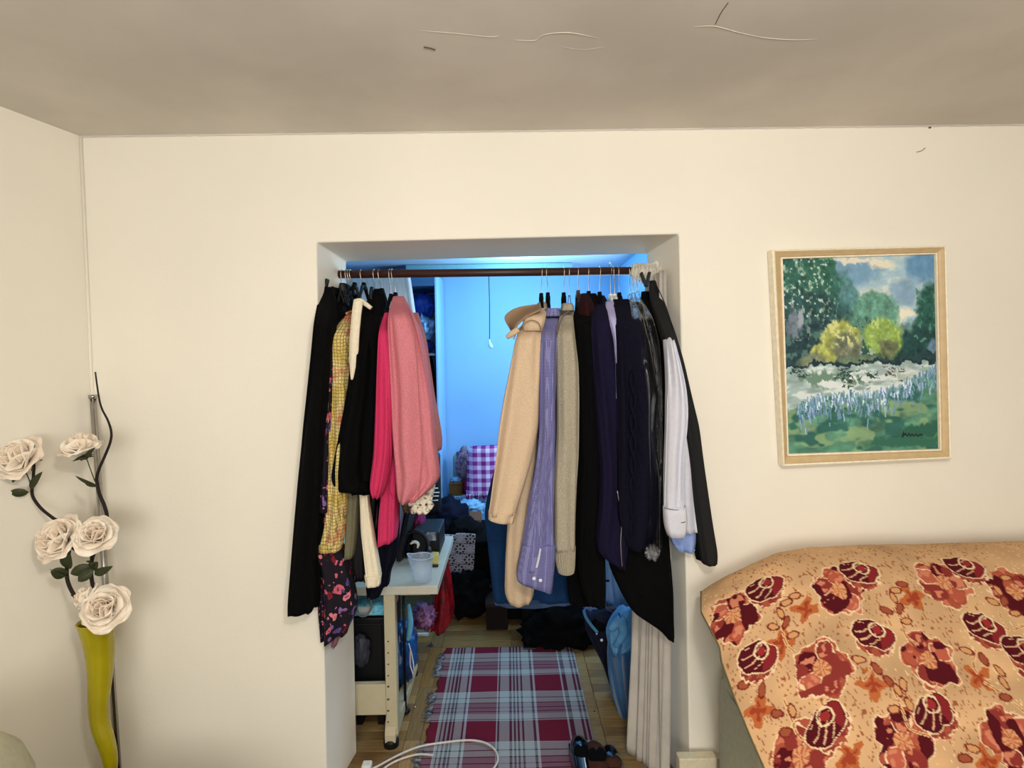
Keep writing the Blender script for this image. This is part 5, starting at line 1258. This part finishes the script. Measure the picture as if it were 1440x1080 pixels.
# frame: mitred moulding, profile swept around
M['gilt'] = mat('beige_gilt_wood', (206, 178, 134), 0.45, scale=60, vscale=30, var=0.1, bump=0.1)
M['frame_cream'] = mat('cream_frame_edge', (246, 234, 208), 0.5, bump=0.05)
def frame_ring(name, prof, m_):
    """prof: list of (k, y): k=0 at the picture edge, 1 at the outer edge"""
    V = []; Fc = []
    for k_, y_ in prof:
        for a_, b_ in zip(pc4, oc4):
            p = a_.lerp(b_, k_); V.append((p.x, y_, p.z))
    for i in range(len(prof)-1):
        for j in range(4):
            a = i*4+j; b2 = i*4+(j+1) % 4; Fc.append((a, a+4, b2+4, b2))
    return mesh(name, V, Fc, m_, g, False)
frame_ring('frame_lip', [(-0.02, PYc-0.001), (-0.02, WY-0.024), (0.0, WY-0.030), (0.16, WY-0.030), (0.19, WY-0.024), (0.19, PYc)], M['frame_cream'])
frame_ring('frame_moulding', [(0.19, PYc), (0.19, WY-0.026), (0.3, WY-0.030), (0.5, WY-0.034), (0.72, WY-0.040), (0.78, WY-0.040), (0.80, WY-0.036), (0.80, PYc)], M['gilt'])
frame_ring('frame_rim', [(0.80, PYc), (0.80, WY-0.042), (0.93, WY-0.044), (1.0, WY-0.042), (1.02, WY-0.038), (1.02, WY-0.003)], M['frame_cream'])
box('back_board', (oc4[3].x+0.02, WY-0.012, oc4[3].z+0.03), (oc4[1].x-0.02, WY-0.003, oc4[0].z-0.03), M['gilt'], g, bev=0)

# ============================================================ sofa with the flowered throw
M['leather'] = mat('cream_leather', (186, 184, 156), 0.55, scale=50, bump=0.15, spec=0.4)
sx0 = at(1014, 1000, 2.0).x
g = empty('sofa', (1.7, 1.75, 0), 'cream leather sofa against the wall, mostly hidden by the flowered throw', 'sofa')
def softbox(name, lo, hi, m_, parent, bev=0.06, puff=0.02):
    bm = bmesh.new(); bm_box(bm, lo, hi, bev, None, 5)
    bmesh.ops.subdivide_edges(bm, edges=[e for e in bm.edges if e.calc_length() > 0.15], cuts=6, use_grid_fill=True)
    c = (Vector(lo)+Vector(hi))/2; h = (Vector(hi)-Vector(lo))/2
    for v in bm.verts:
        r_ = Vector([(v.co[i]-c[i])/h[i] for i in range(3)])
        for i in range(3):
            o1, o2 = [k for k in range(3) if k != i]
            if abs(r_[i]) > 0.9: v.co[i] += math.copysign(puff*(1-r_[o1]**2)*(1-r_[o2]**2), r_[i])
    return from_bm(name, bm, m_, parent, True)
softbox('backrest', (sx0+0.07, 1.74, 0.35), (2.7, 2.10, 0.86), M['leather'], g, 0.12, 0.02)
softbox('armrest', (sx0, 1.60, 0.08), (sx0+0.16, 2.08, 0.62), M['leather'], g, 0.10, 0.015)
softbox('armrest', (2.6, 1.05, 0.08), (2.82, 2.06, 0.64), M['leather'], g, 0.10, 0.015)
softbox('seat_cushion', (sx0+0.25, 1.05, 0.28), (1.66, 1.80, 0.45), M['leather'], g, 0.06, 0.02)
softbox('seat_cushion', (1.67, 1.05, 0.28), (2.59, 1.80, 0.45), M['leather'], g, 0.06, 0.02)
softbox('base', (sx0+0.1, 1.62, 0.03), (2.7, 2.05, 0.3), M['leather'], g, 0.03, 0)
tube('piping', [(sx0+0.02, 2.04, 0.54), (sx0-0.004, 1.9, 0.55), (sx0-0.004, 1.75, 0.55), (sx0+0.03, 1.61, 0.46)], 0.005, M['leather'], g)

# throw
prof = [(2.13, 0.80), (2.125, 0.93), (2.09, 1.0), (2.02, 1.035), (1.92, 1.035), (1.83, 0.99), (1.74, 0.90), (1.64, 0.79), (1.56, 0.68), (1.50, 0.58), (1.44, 0.50), (1.2, 0.475)]
PP = smooth_path([Vector((0, y_, z_)) for y_, z_ in prof], 40)
L = [0]
for a_, b_ in zip(PP[:-1], PP[1:]): L.append(L[-1]+(b_-a_).length)
NV = 430; vv = np.linspace(0, L[-1], NV); PYv = np.interp(vv, L, [p.y for p in PP]); PZv = np.interp(vv, L, [p.z for p in PP])
XR = 2.35
def zdrop(X): return float(np.interp(X, [.3, .55, .68, .79, .90, .98, 1.09, 1.3], [.40, .24, .165, .11, .062, .028, .008, 0]))
def leftX(Y, z):
    # left hem in plan: measured in the picture as a line of points
    tb = [(700, 985), (858, 985), (905, 1011), (925, 1014), (980, 1035), (1030, 1056), (1080, 1078), (1300, 1180)]
    X = 0.9
    for _ in range(12):
        px_, py_ = pxof((X, Y, z-zdrop(X)))
        tgt = np.interp(py_, [a_[0] for a_ in tb], [a_[1] for a_ in tb])
        X += (tgt-px_)*Y/F*0.7
    return X
NU = 540; XL = []
for k in range(NV): XL.append(leftX(PYv[k], PZv[k]) if PYv[k] < 2.10 else None)
first = next(i for i, x in enumerate(XL) if x is not None)
XL = [0.76 if x is None else x for x in XL]
XL = np.array(XL)
for _ in range(6): XL[1:-1] = (XL[:-2]+2*XL[1:-1]+XL[2:])/4
from mathutils import noise as mnoise
P = np.zeros((NV, NU, 3)); UV = np.zeros((NV, NU, 2))
for k in range(NV):
    for i in range(NU):
        X = XL[k]+(XR-XL[k])*(i/(NU-1))**1.0
        z = PZv[k]-zdrop(X); y_ = PYv[k]
        w1 = mnoise.noise(Vector((X*2.2, vv[k]*2.0, 3.1)))*0.022+mnoise.noise(Vector((X*5, vv[k]*4, 1.1)))*0.007
        ed = i/(NU-1)*(XR-XL[k])
        curl = 0.02*math.exp(-ed*22)
        y_ = min(y_ - w1*0.6-curl*0.3, 2.14); z += w1*0.7-curl*0.4
        P[k, i] = (X, y_, z); UV[k, i] = (X, vv[k])
pxy = np.zeros((NV, NU, 2))
Rm = np.array(RW.transposed()); cw = (P.reshape(-1, 3)-np.array(CAM)) @ Rm.T
pxy = np.stack([720+F*cw[:, 0]/-cw[:, 2], 540-F*cw[:, 1]/-cw[:, 2]], 1)
front = (P.reshape(-1, 3)[:, 1] < 2.06)
UVf = UV.reshape(-1, 2)
def cloth_uv(px, py):
    d = (pxy[:, 0]-px)**2+(pxy[:, 1]-py)**2; d = np.where(front, d, 1e9)
    return UVf[np.argmin(d)]
U = UVf[:, 0]; Vv = UVf[:, 1]
rs_ = np.random.RandomState(2)
def fnoise(u, v, f, seed):
    r = np.random.RandomState(seed); g_ = r.rand(64, 64); x = u*f; y = v*f
    ix = np.floor(x).astype(int); iy = np.floor(y).astype(int); fx_ = x-ix; fy_ = y-iy; fx_ = fx_**2*(3-2*fx_); fy_ = fy_**2*(3-2*fy_)
    G = lambda a_, b_: g_[b_ % 64, a_ % 64]
    return (G(ix, iy)*(1-fx_)+G(ix+1, iy)*fx_)*(1-fy_)+(G(ix, iy+1)*(1-fx_)+G(ix+1, iy+1)*fx_)*fy_
col = np.ones((len(U), 3))*np.array((200, 160, 118))
nb = fnoise(U, Vv, 9, 1)*.6+fnoise(U, Vv, 22, 2)*.4
col *= (0.86+0.26*nb)[:, None]
def lay(mask, c):
    m_ = np.clip(mask, 0, 1)[:, None]; col[:] = col*(1-m_)+np.array(c, float)*m_
# specks
sp = fnoise(U*2.2, Vv*1.0, 110, 5); reg = fnoise(U, Vv, 7, 6)
lay((sp > 0.80) & (reg > 0.46), (150, 84, 52)); lay((sp < 0.14) & (reg < 0.46), (232, 200, 156))
DARK = (80, 18, 26); RUST = (160, 78, 58); MID = (132, 50, 44); CREAM = (226, 196, 156); LEAFC = (136, 58, 40)
jx = (fnoise(U, Vv, 70, 8)-.5); jy = (fnoise(U, Vv, 60, 9)-.5)
def local(c, ang, s=1.0, jit=0.006):
    du = U-c[0]+jx*jit; dv = Vv-c[1]+jy*jit; ca, sa = math.cos(ang), math.sin(ang)
    return (du*ca+dv*sa)/s, (-du*sa+dv*ca)/s
def bud(c, ang, s=0.058):
    x, y = local(c, ang, s); r = np.hypot(x/1.05, y/0.72)+0.05*np.sin(5*np.arctan2(y, x)); 
    ww = 1+.06*np.sin(x*22); lay(np.hypot(x/.95, (y-.38)/.72) < 1.04*ww, CREAM); lay(np.hypot(x/.88, (y-.38)/.66) < 1.0*ww, MID)
    n_ = fnoise(U, Vv, 90, 14); lay((np.hypot(x/.8, (y-.6)/.55) < 1.0) & (n_ > .55), RUST)
    lay(r < 1.07, CREAM); lay(r < 1.0, DARK)
    st = np.sin((x*0.55+y*1.5+0.25*np.sin(x*3))*9.5+1); lay((r < .86) & (st > .84) & (x < .45), (214, 170, 134))
    q = np.hypot(x-.2, y+.28); lay((q < .42) & (q > .33), CREAM); lay((q < .22), (146, 44, 44))
    lay((r < .95) & (x > .35) & (q > .42), (128, 36, 40))
def bloom(c, ang, s=0.083):
    x, y = local(c, ang, s, .012); th = np.arctan2(y, x); r = np.hypot(x, y)
    lob = 0.92+0.10*np.cos(5*th+ang*3)+0.05*np.cos(11*th)
    n_ = fnoise(U, Vv, 70, 17); n4 = fnoise(U, Vv, 34, 18)
    lay(r < lob+.05, CREAM); lay(r < lob, RUST); lay((r < lob) & (n_ > .55), (192, 110, 84))
    for k in range(5):
        a = ang+k*2*PI/5+.6; q = np.hypot(x-.58*math.cos(a), y-.58*math.sin(a)); cc = [MID, (178, 90, 70), DARK, MID, (170, 84, 62)][k]
        lay(q < .36, CREAM if k % 2 else (150, 66, 50)); lay(q < .315, cc); lay((q < .26) & (n_ > .62), (198, 122, 94))
    q = np.hypot(x, y); lay(q < .3, (206, 150, 104)); lay((q < .3) & (np.sin(th*8) > .3), (176, 96, 68)); lay((n4 > .62) & (r > .3) & (r < lob) , DARK if ang > 1 else MID)
def small(c, ang, s=0.040):
    x, y = local(c, ang, s, .014); th = np.arctan2(y, x); r = np.hypot(x, y); lay(r < .8+.3*np.cos(4*th), (176, 96, 52)); lay(r < .4+.25*np.cos(4*th), (150, 62, 38))
def leaf(c, ang, s=0.022, out=False):
    x, y = local(c, ang, s, .004); r = np.hypot(x, y/.55); lay(r < 1.0, (116, 40, 34)); lay(r < .72, (150, 78, 52) if not out else (198, 146, 96))
def stem(pts):
    P_ = smooth_path([Vector((p[0], p[1], 0)) for p in pts], 14)
    d = np.full(len(U), 9.0)
    for p in P_: d = np.minimum(d, np.hypot(U-p.x, Vv-p.y))
    lay(d < .0042, (222, 184, 132)); lay(d < .0018, (150, 84, 56))
for px, py, a in ((1157, 940, .4), (1307, 927, 2.0), (1030, 867, 1.1), (1180, 830, 2.8), (1327, 820, .9), (1270, 1042, 3.4), (1127, 1064, .2), (1422, 1040, 1.9), (1428, 832, 2.5), (1470, 940, .7), (1590, 850, 2.1), (1620, 990, 1.2), (1540, 1070, 2.7)): bloom(cloth_uv(px, py), a)
for px, py in ((1067, 1000), (1133, 857), (1227, 963), (1377, 953), (1283, 840), (1100, 905), (1195, 1065), (1390, 1070), (1530, 880), (1560, 985), (1500, 1010), (1680, 900)): small(cloth_uv(px, py), px)
for pts in ([(1097, 862), (1100, 885), (1105, 905), (1118, 918)], [(1103, 985), (1112, 1010), (1124, 1036), (1150, 1046)], [(1257, 970), (1270, 1000), (1280, 1025), (1305, 1035)], [(1258, 853), (1268, 878), (1274, 895), (1290, 905)],
            [(1405, 862), (1418, 885), (1440, 880)], [(1385, 960), (1410, 975), (1440, 1000)], [(1060, 965), (1057, 985)], [(1225, 925), (1222, 945), (1215, 955)], [(1372, 915), (1370, 935), (1374, 945)], [(1090, 840), (1112, 838), (1122, 832)], [(1240, 822), (1262, 826)], [(1385, 808), (1410, 814)], [(1340, 1045), (1365, 1055)]):
    stem([cloth_uv(*p) for p in pts])
for px, py, a in ((1087, 881, .5), (1098, 862, 1.4), (1106, 875, 2.4), (1115, 893, .1), (1046, 963, .4), (1071, 970, 2), (1118, 838, .3), (1106, 848, .1), (1094, 1003, .5), (1114, 1000, 1.5), (1105, 1030, .2), (1250, 959, 1), (1262, 970, 1.3), (1258, 998, 0), (1278, 990, 1.4), (1270, 962, 1.7),
                  (1208, 928, .4), (1233, 940, 1.2), (1247, 858, .5), (1257, 841, 1.4), (1265, 856, 2.2), (1275, 873, 0), (1260, 830, 0), (1268, 821, .1), (1359, 915, .4), (1384, 927, 1.4), (1396, 846, .5), (1404, 830, 1.3), (1412, 845, 2.2), (1428, 862, 0), (1406, 944, 1), (1412, 960, 1.2), (1414, 981, 0), (1368, 1052, .3), (1357, 1066, .1), (1414, 812, 0)):
    leaf(cloth_uv(px, py), a, 0.021, (px+py) % 2 == 0)
for px, py, a in ((1065, 925, .35), (1228, 892, .35), (1384, 882, .35), (1162, 1018, -.5), (1313, 1002, -.5), (1208, 804, .2), (1356, 797, .2), (1075, 826, .1), (1440, 915, .3), (1520, 930, .3), (1500, 810, .2), (1560, 1030, -.3), (1660, 930, .3), (1650, 820, .2)): bud(cloth_uv(px, py), a)
M['throw'] = vcolmat('flowered_tapestry', 'paint', 0.95, 300, 0.35, 0.1)
idx = np.arange(NV*NU).reshape(NV, NU)
Fc = np.stack([idx[:-1, :-1].ravel(), idx[1:, :-1].ravel(), idx[1:, 1:].ravel(), idx[:-1, 1:].ravel()], 1).tolist()
th_ = empty('flowered_throw', (1.5, 1.95, 1.0), 'tan throw with maroon and rust roses spread over the sofa back', 'throw')
vcol_mesh('throw_body', P.reshape(-1, 3).tolist(), Fc, col, M['throw'], th_)
hem = [Vector(P[k, 0])+Vector((0.0, 0.002, -0.002)) for k in range(first, NV, 3)]
tube('hem', hem, 0.0035, mat('olive_hem', (104, 96, 66), 0.9), th_, k=6, n=1)

# ============================================================ armchair, lower left
g = empty('armchair', (-1.5, 1.15, 0), 'cream leather armchair, only its rounded back corner in view', 'armchair')
ac = at(-22, 1080, 1.35)
V = []; Fc = []; n = 28
cx_, cy_ = at(-104, 1080, 1.35).x, 1.22
for i, (z, rx, ry) in enumerate(((0.10, .16, .36), (0.25, .175, .38), (0.48, .18, .38), (0.62, .175, .36), (0.70, .16, .33), (0.755, .125, .28), (0.785, .07, .2), (0.795, .0, .0))):
    for j in range(n):
        a = 2*PI*j/n; V.append((cx_+rx*math.copysign(abs(math.cos(a))**.8, math.cos(a)), cy_+ry*math.copysign(abs(math.sin(a))**.8, math.sin(a)), z))
for i in range(7):
    for j in range(n): a = i*n+j; b2 = i*n+(j+1) % n; Fc.append((a, b2, b2+n, a+n))
Fc.append(tuple(reversed(range(n))))
mesh('backrest', V, Fc, M['leather'], g)
softbox('seat_cushion', (cx_+0.14, 0.92, 0.2), (cx_+0.62, 1.5, 0.42), M['leather'], g, 0.06, 0.02)
softbox('base', (cx_-0.1, 0.95, 0.03), (cx_+0.6, 1.48, 0.2), M['leather'], g, 0.03, 0)

# ============================================================ vase, pole and roses
YV = 1.93
M['vase'] = mat('yellow_green_glass', (168, 154, 12), 0.25, scale=10, var=0.12, bump=0.02, spec=0.6)
g = empty('floor_vase', (at(148, 1140, YV).x, YV, 0), 'tall yellow green floor vase with a wavy body, in the left corner', 'vase')
ax = [(874, 133.5, 21.5), (880, 134, 21.3), (895, 135.5, 20.2), (920, 137, 18), (945, 138.2, 16), (970, 139, 14.2), (995, 140, 12.4), (1015, 143, 11.8), (1035, 150, 12), (1055, 155.5, 10.6), (1075, 157, 9.2), (1095, 154, 8.6), (1115, 150, 9.5), (1140, 149, 13), (1160, 150, 22), (1190, 150, 33), (1213, 150, 36)]
T = np.linspace(ax[0][0], ax[-1][0], 90); XC = np.interp(T, [a[0] for a in ax], [a[1] for a in ax]); RC = np.interp(T, [a[0] for a in ax], [a[2] for a in ax])
for _ in range(3):
    XC[1:-1] = (XC[:-2]+XC[1:-1]*2+XC[2:])/4; RC[1:-1] = (RC[:-2]+RC[1:-1]*2+RC[2:])/4
V = []; Fc = []; n = 40; zmin = at(150, T[-1], YV).z
for rr in (range(len(T)), ):
    for i in rr:
        p = at(XC[i], T[i], YV); r_ = RC[i]*YV/F; z = max(p.z, 0)*1.0
        z = p.z-zmin*(T[i]-T[0])/(T[-1]-T[0])
        for j in range(n):
            a = 2*PI*j/n; V.append((p.x+r_*math.cos(a), YV+r_*math.sin(a)+0.012*math.sin((T[i]-874)/34), z))
ntot = len(T)
# inner wall
for i in range(0, 40):
    p = at(XC[i], T[i], YV); r_ = max(RC[i]*YV/F-0.004, .004); z = p.z-zmin*(T[i]-T[0])/(T[-1]-T[0])
    for j in range(n):
        a = 2*PI*j/n; V.append((p.x+r_*math.cos(a), YV+r_*math.sin(a)+0.012*math.sin((T[i]-874)/34), z+0.0005))
for i in range(ntot-1):
    for j in range(n): a = i*n+j; b2 = i*n+(j+1) % n; Fc.append((a, b2, b2+n, a+n))
for j in range(n): a = j; b2 = (j+1) % n; Fc.append((a, ntot*n+a, ntot*n+b2, b2))
for i in range(ntot, ntot+39):
    for j in range(n): a = i*n+j; b2 = i*n+(j+1) % n; Fc.append((a, a+n, b2+n, b2))
Fc.append(tuple((ntot+39)*n+j for j in range(n))); Fc.append(tuple((ntot-1)*n+j for j in reversed(range(n))))
mesh('vase_body', V, Fc, M['vase'], g)
rimz = at(133.5, 874, YV)
tube('rim', [Vector((rimz.x+21.5*YV/F*math.cos(a), YV+21.5*YV/F*math.sin(a), rimz.z)) for a in np.linspace(0, 2*PI, 33)], 0.0028, M['vase'], g, n=1)
g = empty('chrome_pole', (at(172, 1143, 2.06).x, 2.06, 0), 'slim chrome pole leaning in the left corner behind the vase', 'pole')
p0 = at(130.5, 556, 2.13); p1 = at(172, 1165, 2.08); p1 = Vector((p1.x, p1.y, 0.004))
tube('tube', [p0, p1], 0.0105, M['chrome'], g, k=16, n=1)
tube('cap', [p0+Vector((0, 0, 0.002)), p0+Vector((0, 0, -0.012))], 0.0145, M['chrome'], g, k=16, n=1)

M['petal'] = mat('cream_petal', (244, 234, 218), 0.8, scale=60, vscale=22, col2=(238, 220, 198), bump=0.15, sheen=0.2)
M['petal_in'] = mat('peach_petal', (242, 224, 202), 0.8, scale=60, bump=0.15)
M['leafm'] = mat('dark_green_leaf', (54, 60, 32), 0.5, scale=60, vscale=30, var=0.25, bump=0.2)
M['bark'] = mat('dark_brown_stem', (34, 22, 20), 0.7, scale=60, bump=0.4)
def petal_mesh(seed, r, open_, rr_):
    rs = random.Random(seed); nu, nv = 9, 8; V = []; Fc = []
    for i in range(nv):
        v = i/(nv-1)
        wdt = math.sin(PI*min(1, 0.12+v*0.80))**0.7*r*(1.0 if open_ > .4 else 0.9)
        for j in range(nu):
            u = j/(nu-1)*2-1
            x = u*wdt
            # cupped: rises, opens with v
            rad = rr_+open_*r*1.05*v**1.1
            up = (1-open_)*r*1.05*v+0.28*r*v
            curl = 0.16*r*max(0, v-.75)*4*(0.4+open_)
            y = rad-(u*u)*wdt*0.55*(1-open_*0.55)+curl*0.6
            z = up-curl*0.7+0.05*r*math.sin(u*5+seed)*v+0.12*r*u*u*v
            V.append((x, y, z))
    for i in range(nv-1):
        for j in range(nu-1): a = i*nu+j; Fc.append((a, a+1, a+nu+1, a+nu))
    return V, Fc
def rose(parent, px, py, rpx, Y, tilt, seed, ry=1.0):
    """tilt: rotation (rx, rz) of the flower axis, from +z"""
    c = at(px, py, Y); r = rpx*Y/F
    rs = random.Random(seed)
    R = Matrix.Translation(c) @ Matrix.Rotation(tilt[1], 4, 'Y') @ Matrix.Rotation(tilt[0], 4, 'X')
    # core as the flower part
    V, Fc = tube_data(smooth_path([Vector((0.12*r*math.cos(a*2.3)*(1-a/9), 0.12*r*math.sin(a*2.3)*(1-a/9), -0.1*r+0.06*r*a)) for a in range(8)], 3), [0.18*r, 0.10*r], 6)
    V = [R @ Vector(v) for v in V]
    fl_ = mesh('rose', V, Fc, M['petal_in'], parent)
    k = 0
    for cnt, op, r0, sz in ((3, .06, .06, .52), (4, .22, .12, .62), (5, .42, .16, .74), (5, .66, .16, .80), (6, .88, .14, .86)):
        for i in range(cnt):
            V, Fc = petal_mesh(seed*31+k, r*sz*(0.94+rs.random()*.12), op, r*r0)
            A = Matrix.Rotation(2*PI*(i+0.5*(cnt % 2)+rs.uniform(-.1, .1))/cnt+k*0.13, 4, 'Z')
            off = Matrix.Translation((0, 0, -0.42*r*op))
            V = [R @ (A @ (off @ Vector(v))) for v in V]
            o = mesh('petal', V, Fc, M['petal'] if op > .3 else M['petal_in'], fl_); so = o.modifiers.new('t', 'SOLIDIFY'); so.thickness = 0.0012
            k += 1
    # sepals
    V = []; Fc = []
    for i in range(5):
        a = 2*PI*i/5; d = Vector((math.cos(a), math.sin(a), 0)); tube_data([R @ (d*0.05*r+Vector((0, 0, -.50*r))), R @ (d*.25*r+Vector((0, 0, -.56*r))), R @ (d*.5*r+Vector((0, 0, -.62*r)))], [.07*r, .08*r, .01*r], 5, V, Fc)
    mesh('sepal', V, Fc, M['leafm'], fl_)
    return R @ Vector((0, 0, -0.5*r))
def leaf3d(parent, base, tip, wpx, Y, bend=0.0, m_=None):
    a = at(*base, Y); b_ = at(*tip, Y-0.02); d = b_-a; L_ = d.length; d.normalize(); s = d.cross(Vector((0.1, 1, 0.2))).normalized()
    V = []; Fc = []; n = 9; w_ = wpx*Y/F
    for i in range(n):
        t_ = i/(n-1); ww = w_*math.sin(PI*(t_**.8))**.8*(0.5); c = a+d*L_*t_+Vector((0, -bend*math.sin(PI*t_), 0))
        V += [c-s*ww+Vector((0, -.2*ww, 0)), c+Vector((0, .25*ww, 0)), c+s*ww+Vector((0, -.2*ww, 0))]
    for i in range(n-1): a_ = 3*i; Fc += [(a_, a_+1, a_+4, a_+3), (a_+1, a_+2, a_+5, a_+4)]
    o = mesh('leaf', V, Fc, m_ or M['leafm'], parent); so = o.modifiers.new('t', 'SOLIDIFY'); so.thickness = 0.0008
    return o
inv = Vector((rimz.x, YV, rimz.z-0.10))
g = empty('rose_branch', (rimz.x-0.01, YV, rimz.z-0.1), 'left artificial rose branch in the vase, bending towards the left picture edge', 'flowers')
tube('stem', [at(147, 905, YV), at(139, 878, YV), at(128, 862, YV-0.01), at(108, 842, YV-.02), at(96, 820, YV-.02), at(94, 800, YV-.02), at(97, 775, YV-.02), at(95, 755, YV-.015), at(84, 735, YV), at(74, 728, YV), at(58, 715, YV), at(47, 700, YV), at(45, 688, YV), at(47, 670, YV), at(46, 645, YV), at(30, 620, YV+.01), at(14, 603, YV+.01), at(5, 588, YV+.01), at(-2, 566, YV+.01), at(-8, 545, YV+.01)], [0.0062, 0.0058, 0.005, 0.0045, 0.003], M['bark'], g, k=8)
rose(g, 27, 643, 33, YV-0.05, (math.radians(52), math.radians(-18)), 3)
rose(g, 81, 757, 35, YV-0.05, (math.radians(50), math.radians(-30)), 5)
tube('flower_stem', [at(45, 686, YV), at(40, 672, YV-.02), at(35, 662, YV-.04)], 0.0018, M['leafm'], g, k=6)
for b_, t_, wd in (((41, 692), (13, 692), 13), ((43, 688), (60, 663), 10), ((30, 660), (18, 679), 9), ((97, 805), (71, 804), 20), ((95, 800), (98, 775), 19), ((98, 812), (70, 800), 4)): leaf3d(g, b_, t_, wd, YV-0.025, 0.006)
for px, py in ((103, 838), (95, 812), (98, 790)): tube('thorn', [at(px, py, YV-.02), at(px-4, py-1, YV-.025)], [0.003, 0.0008], M['bark'], g, k=6, n=1)
g = empty('rose_branch', (rimz.x+0.01, YV, rimz.z-0.1), 'right artificial rose branch in the vase, rising to a thin bare tip', 'flowers')
tube('stem', [at(140, 905, YV+.02), at(136, 870, YV+.02), at(133, 838, YV), at(129, 815, YV-.02), at(128, 795, YV-.02), at(133, 775, YV-.01), at(143, 755, YV), at(150, 728, YV+.02), at(147, 712, YV+.03), at(140, 695, YV+.03), at(137, 682, YV+.03), at(136, 672, YV+.03), at(140, 658, YV+.03), at(148, 640, YV+.03), at(155, 622, YV+.03), at(156.5, 608, YV+.03), at(152, 592, YV+.03), at(143, 574, YV+.03), at(138.5, 555, YV+.03), at(134, 523, YV+.03)], [0.0062, 0.0062, 0.0058, 0.0042, 0.0025], M['bark'], g, k=8)
rose(g, 113, 628, 28, YV-0.01, (math.radians(12), math.radians(-8)), 7)
rose(g, 134, 752, 29, YV-0.05, (math.radians(46), math.radians(22)), 9)
rose(g, 148, 854, 33, YV-0.06, (math.radians(60), math.radians(12)), 11)
rose(g, 121, 838, 20, YV-0.02, (math.radians(30), math.radians(-50)), 13)
tube('flower_stem', [at(135, 680, YV+.02), at(129, 665, YV+.01), at(122, 645, YV-.0)], 0.0016, M['leafm'], g, k=6)
tube('flower_stem', [at(127, 800, YV-.02), at(127, 782, YV-.03), at(127, 770, YV-.04)], 0.0014, M['leafm'], g, k=6)
for b_, t_, wd in (((137, 683), (106, 669), 6), ((137, 684), (119, 679), 5), ((120, 646), (134, 629), 7), ((122, 646), (113, 643), 9), ((130, 795), (99, 807), 17), ((130, 793), (128, 788), 12), ((132, 800), (110, 818), 15), ((130, 800), (138, 790), 15), ((133, 808), (159, 796), 12), ((128, 862), (119, 858), 7)): leaf3d(g, b_, t_, wd, YV-0.025, 0.006)
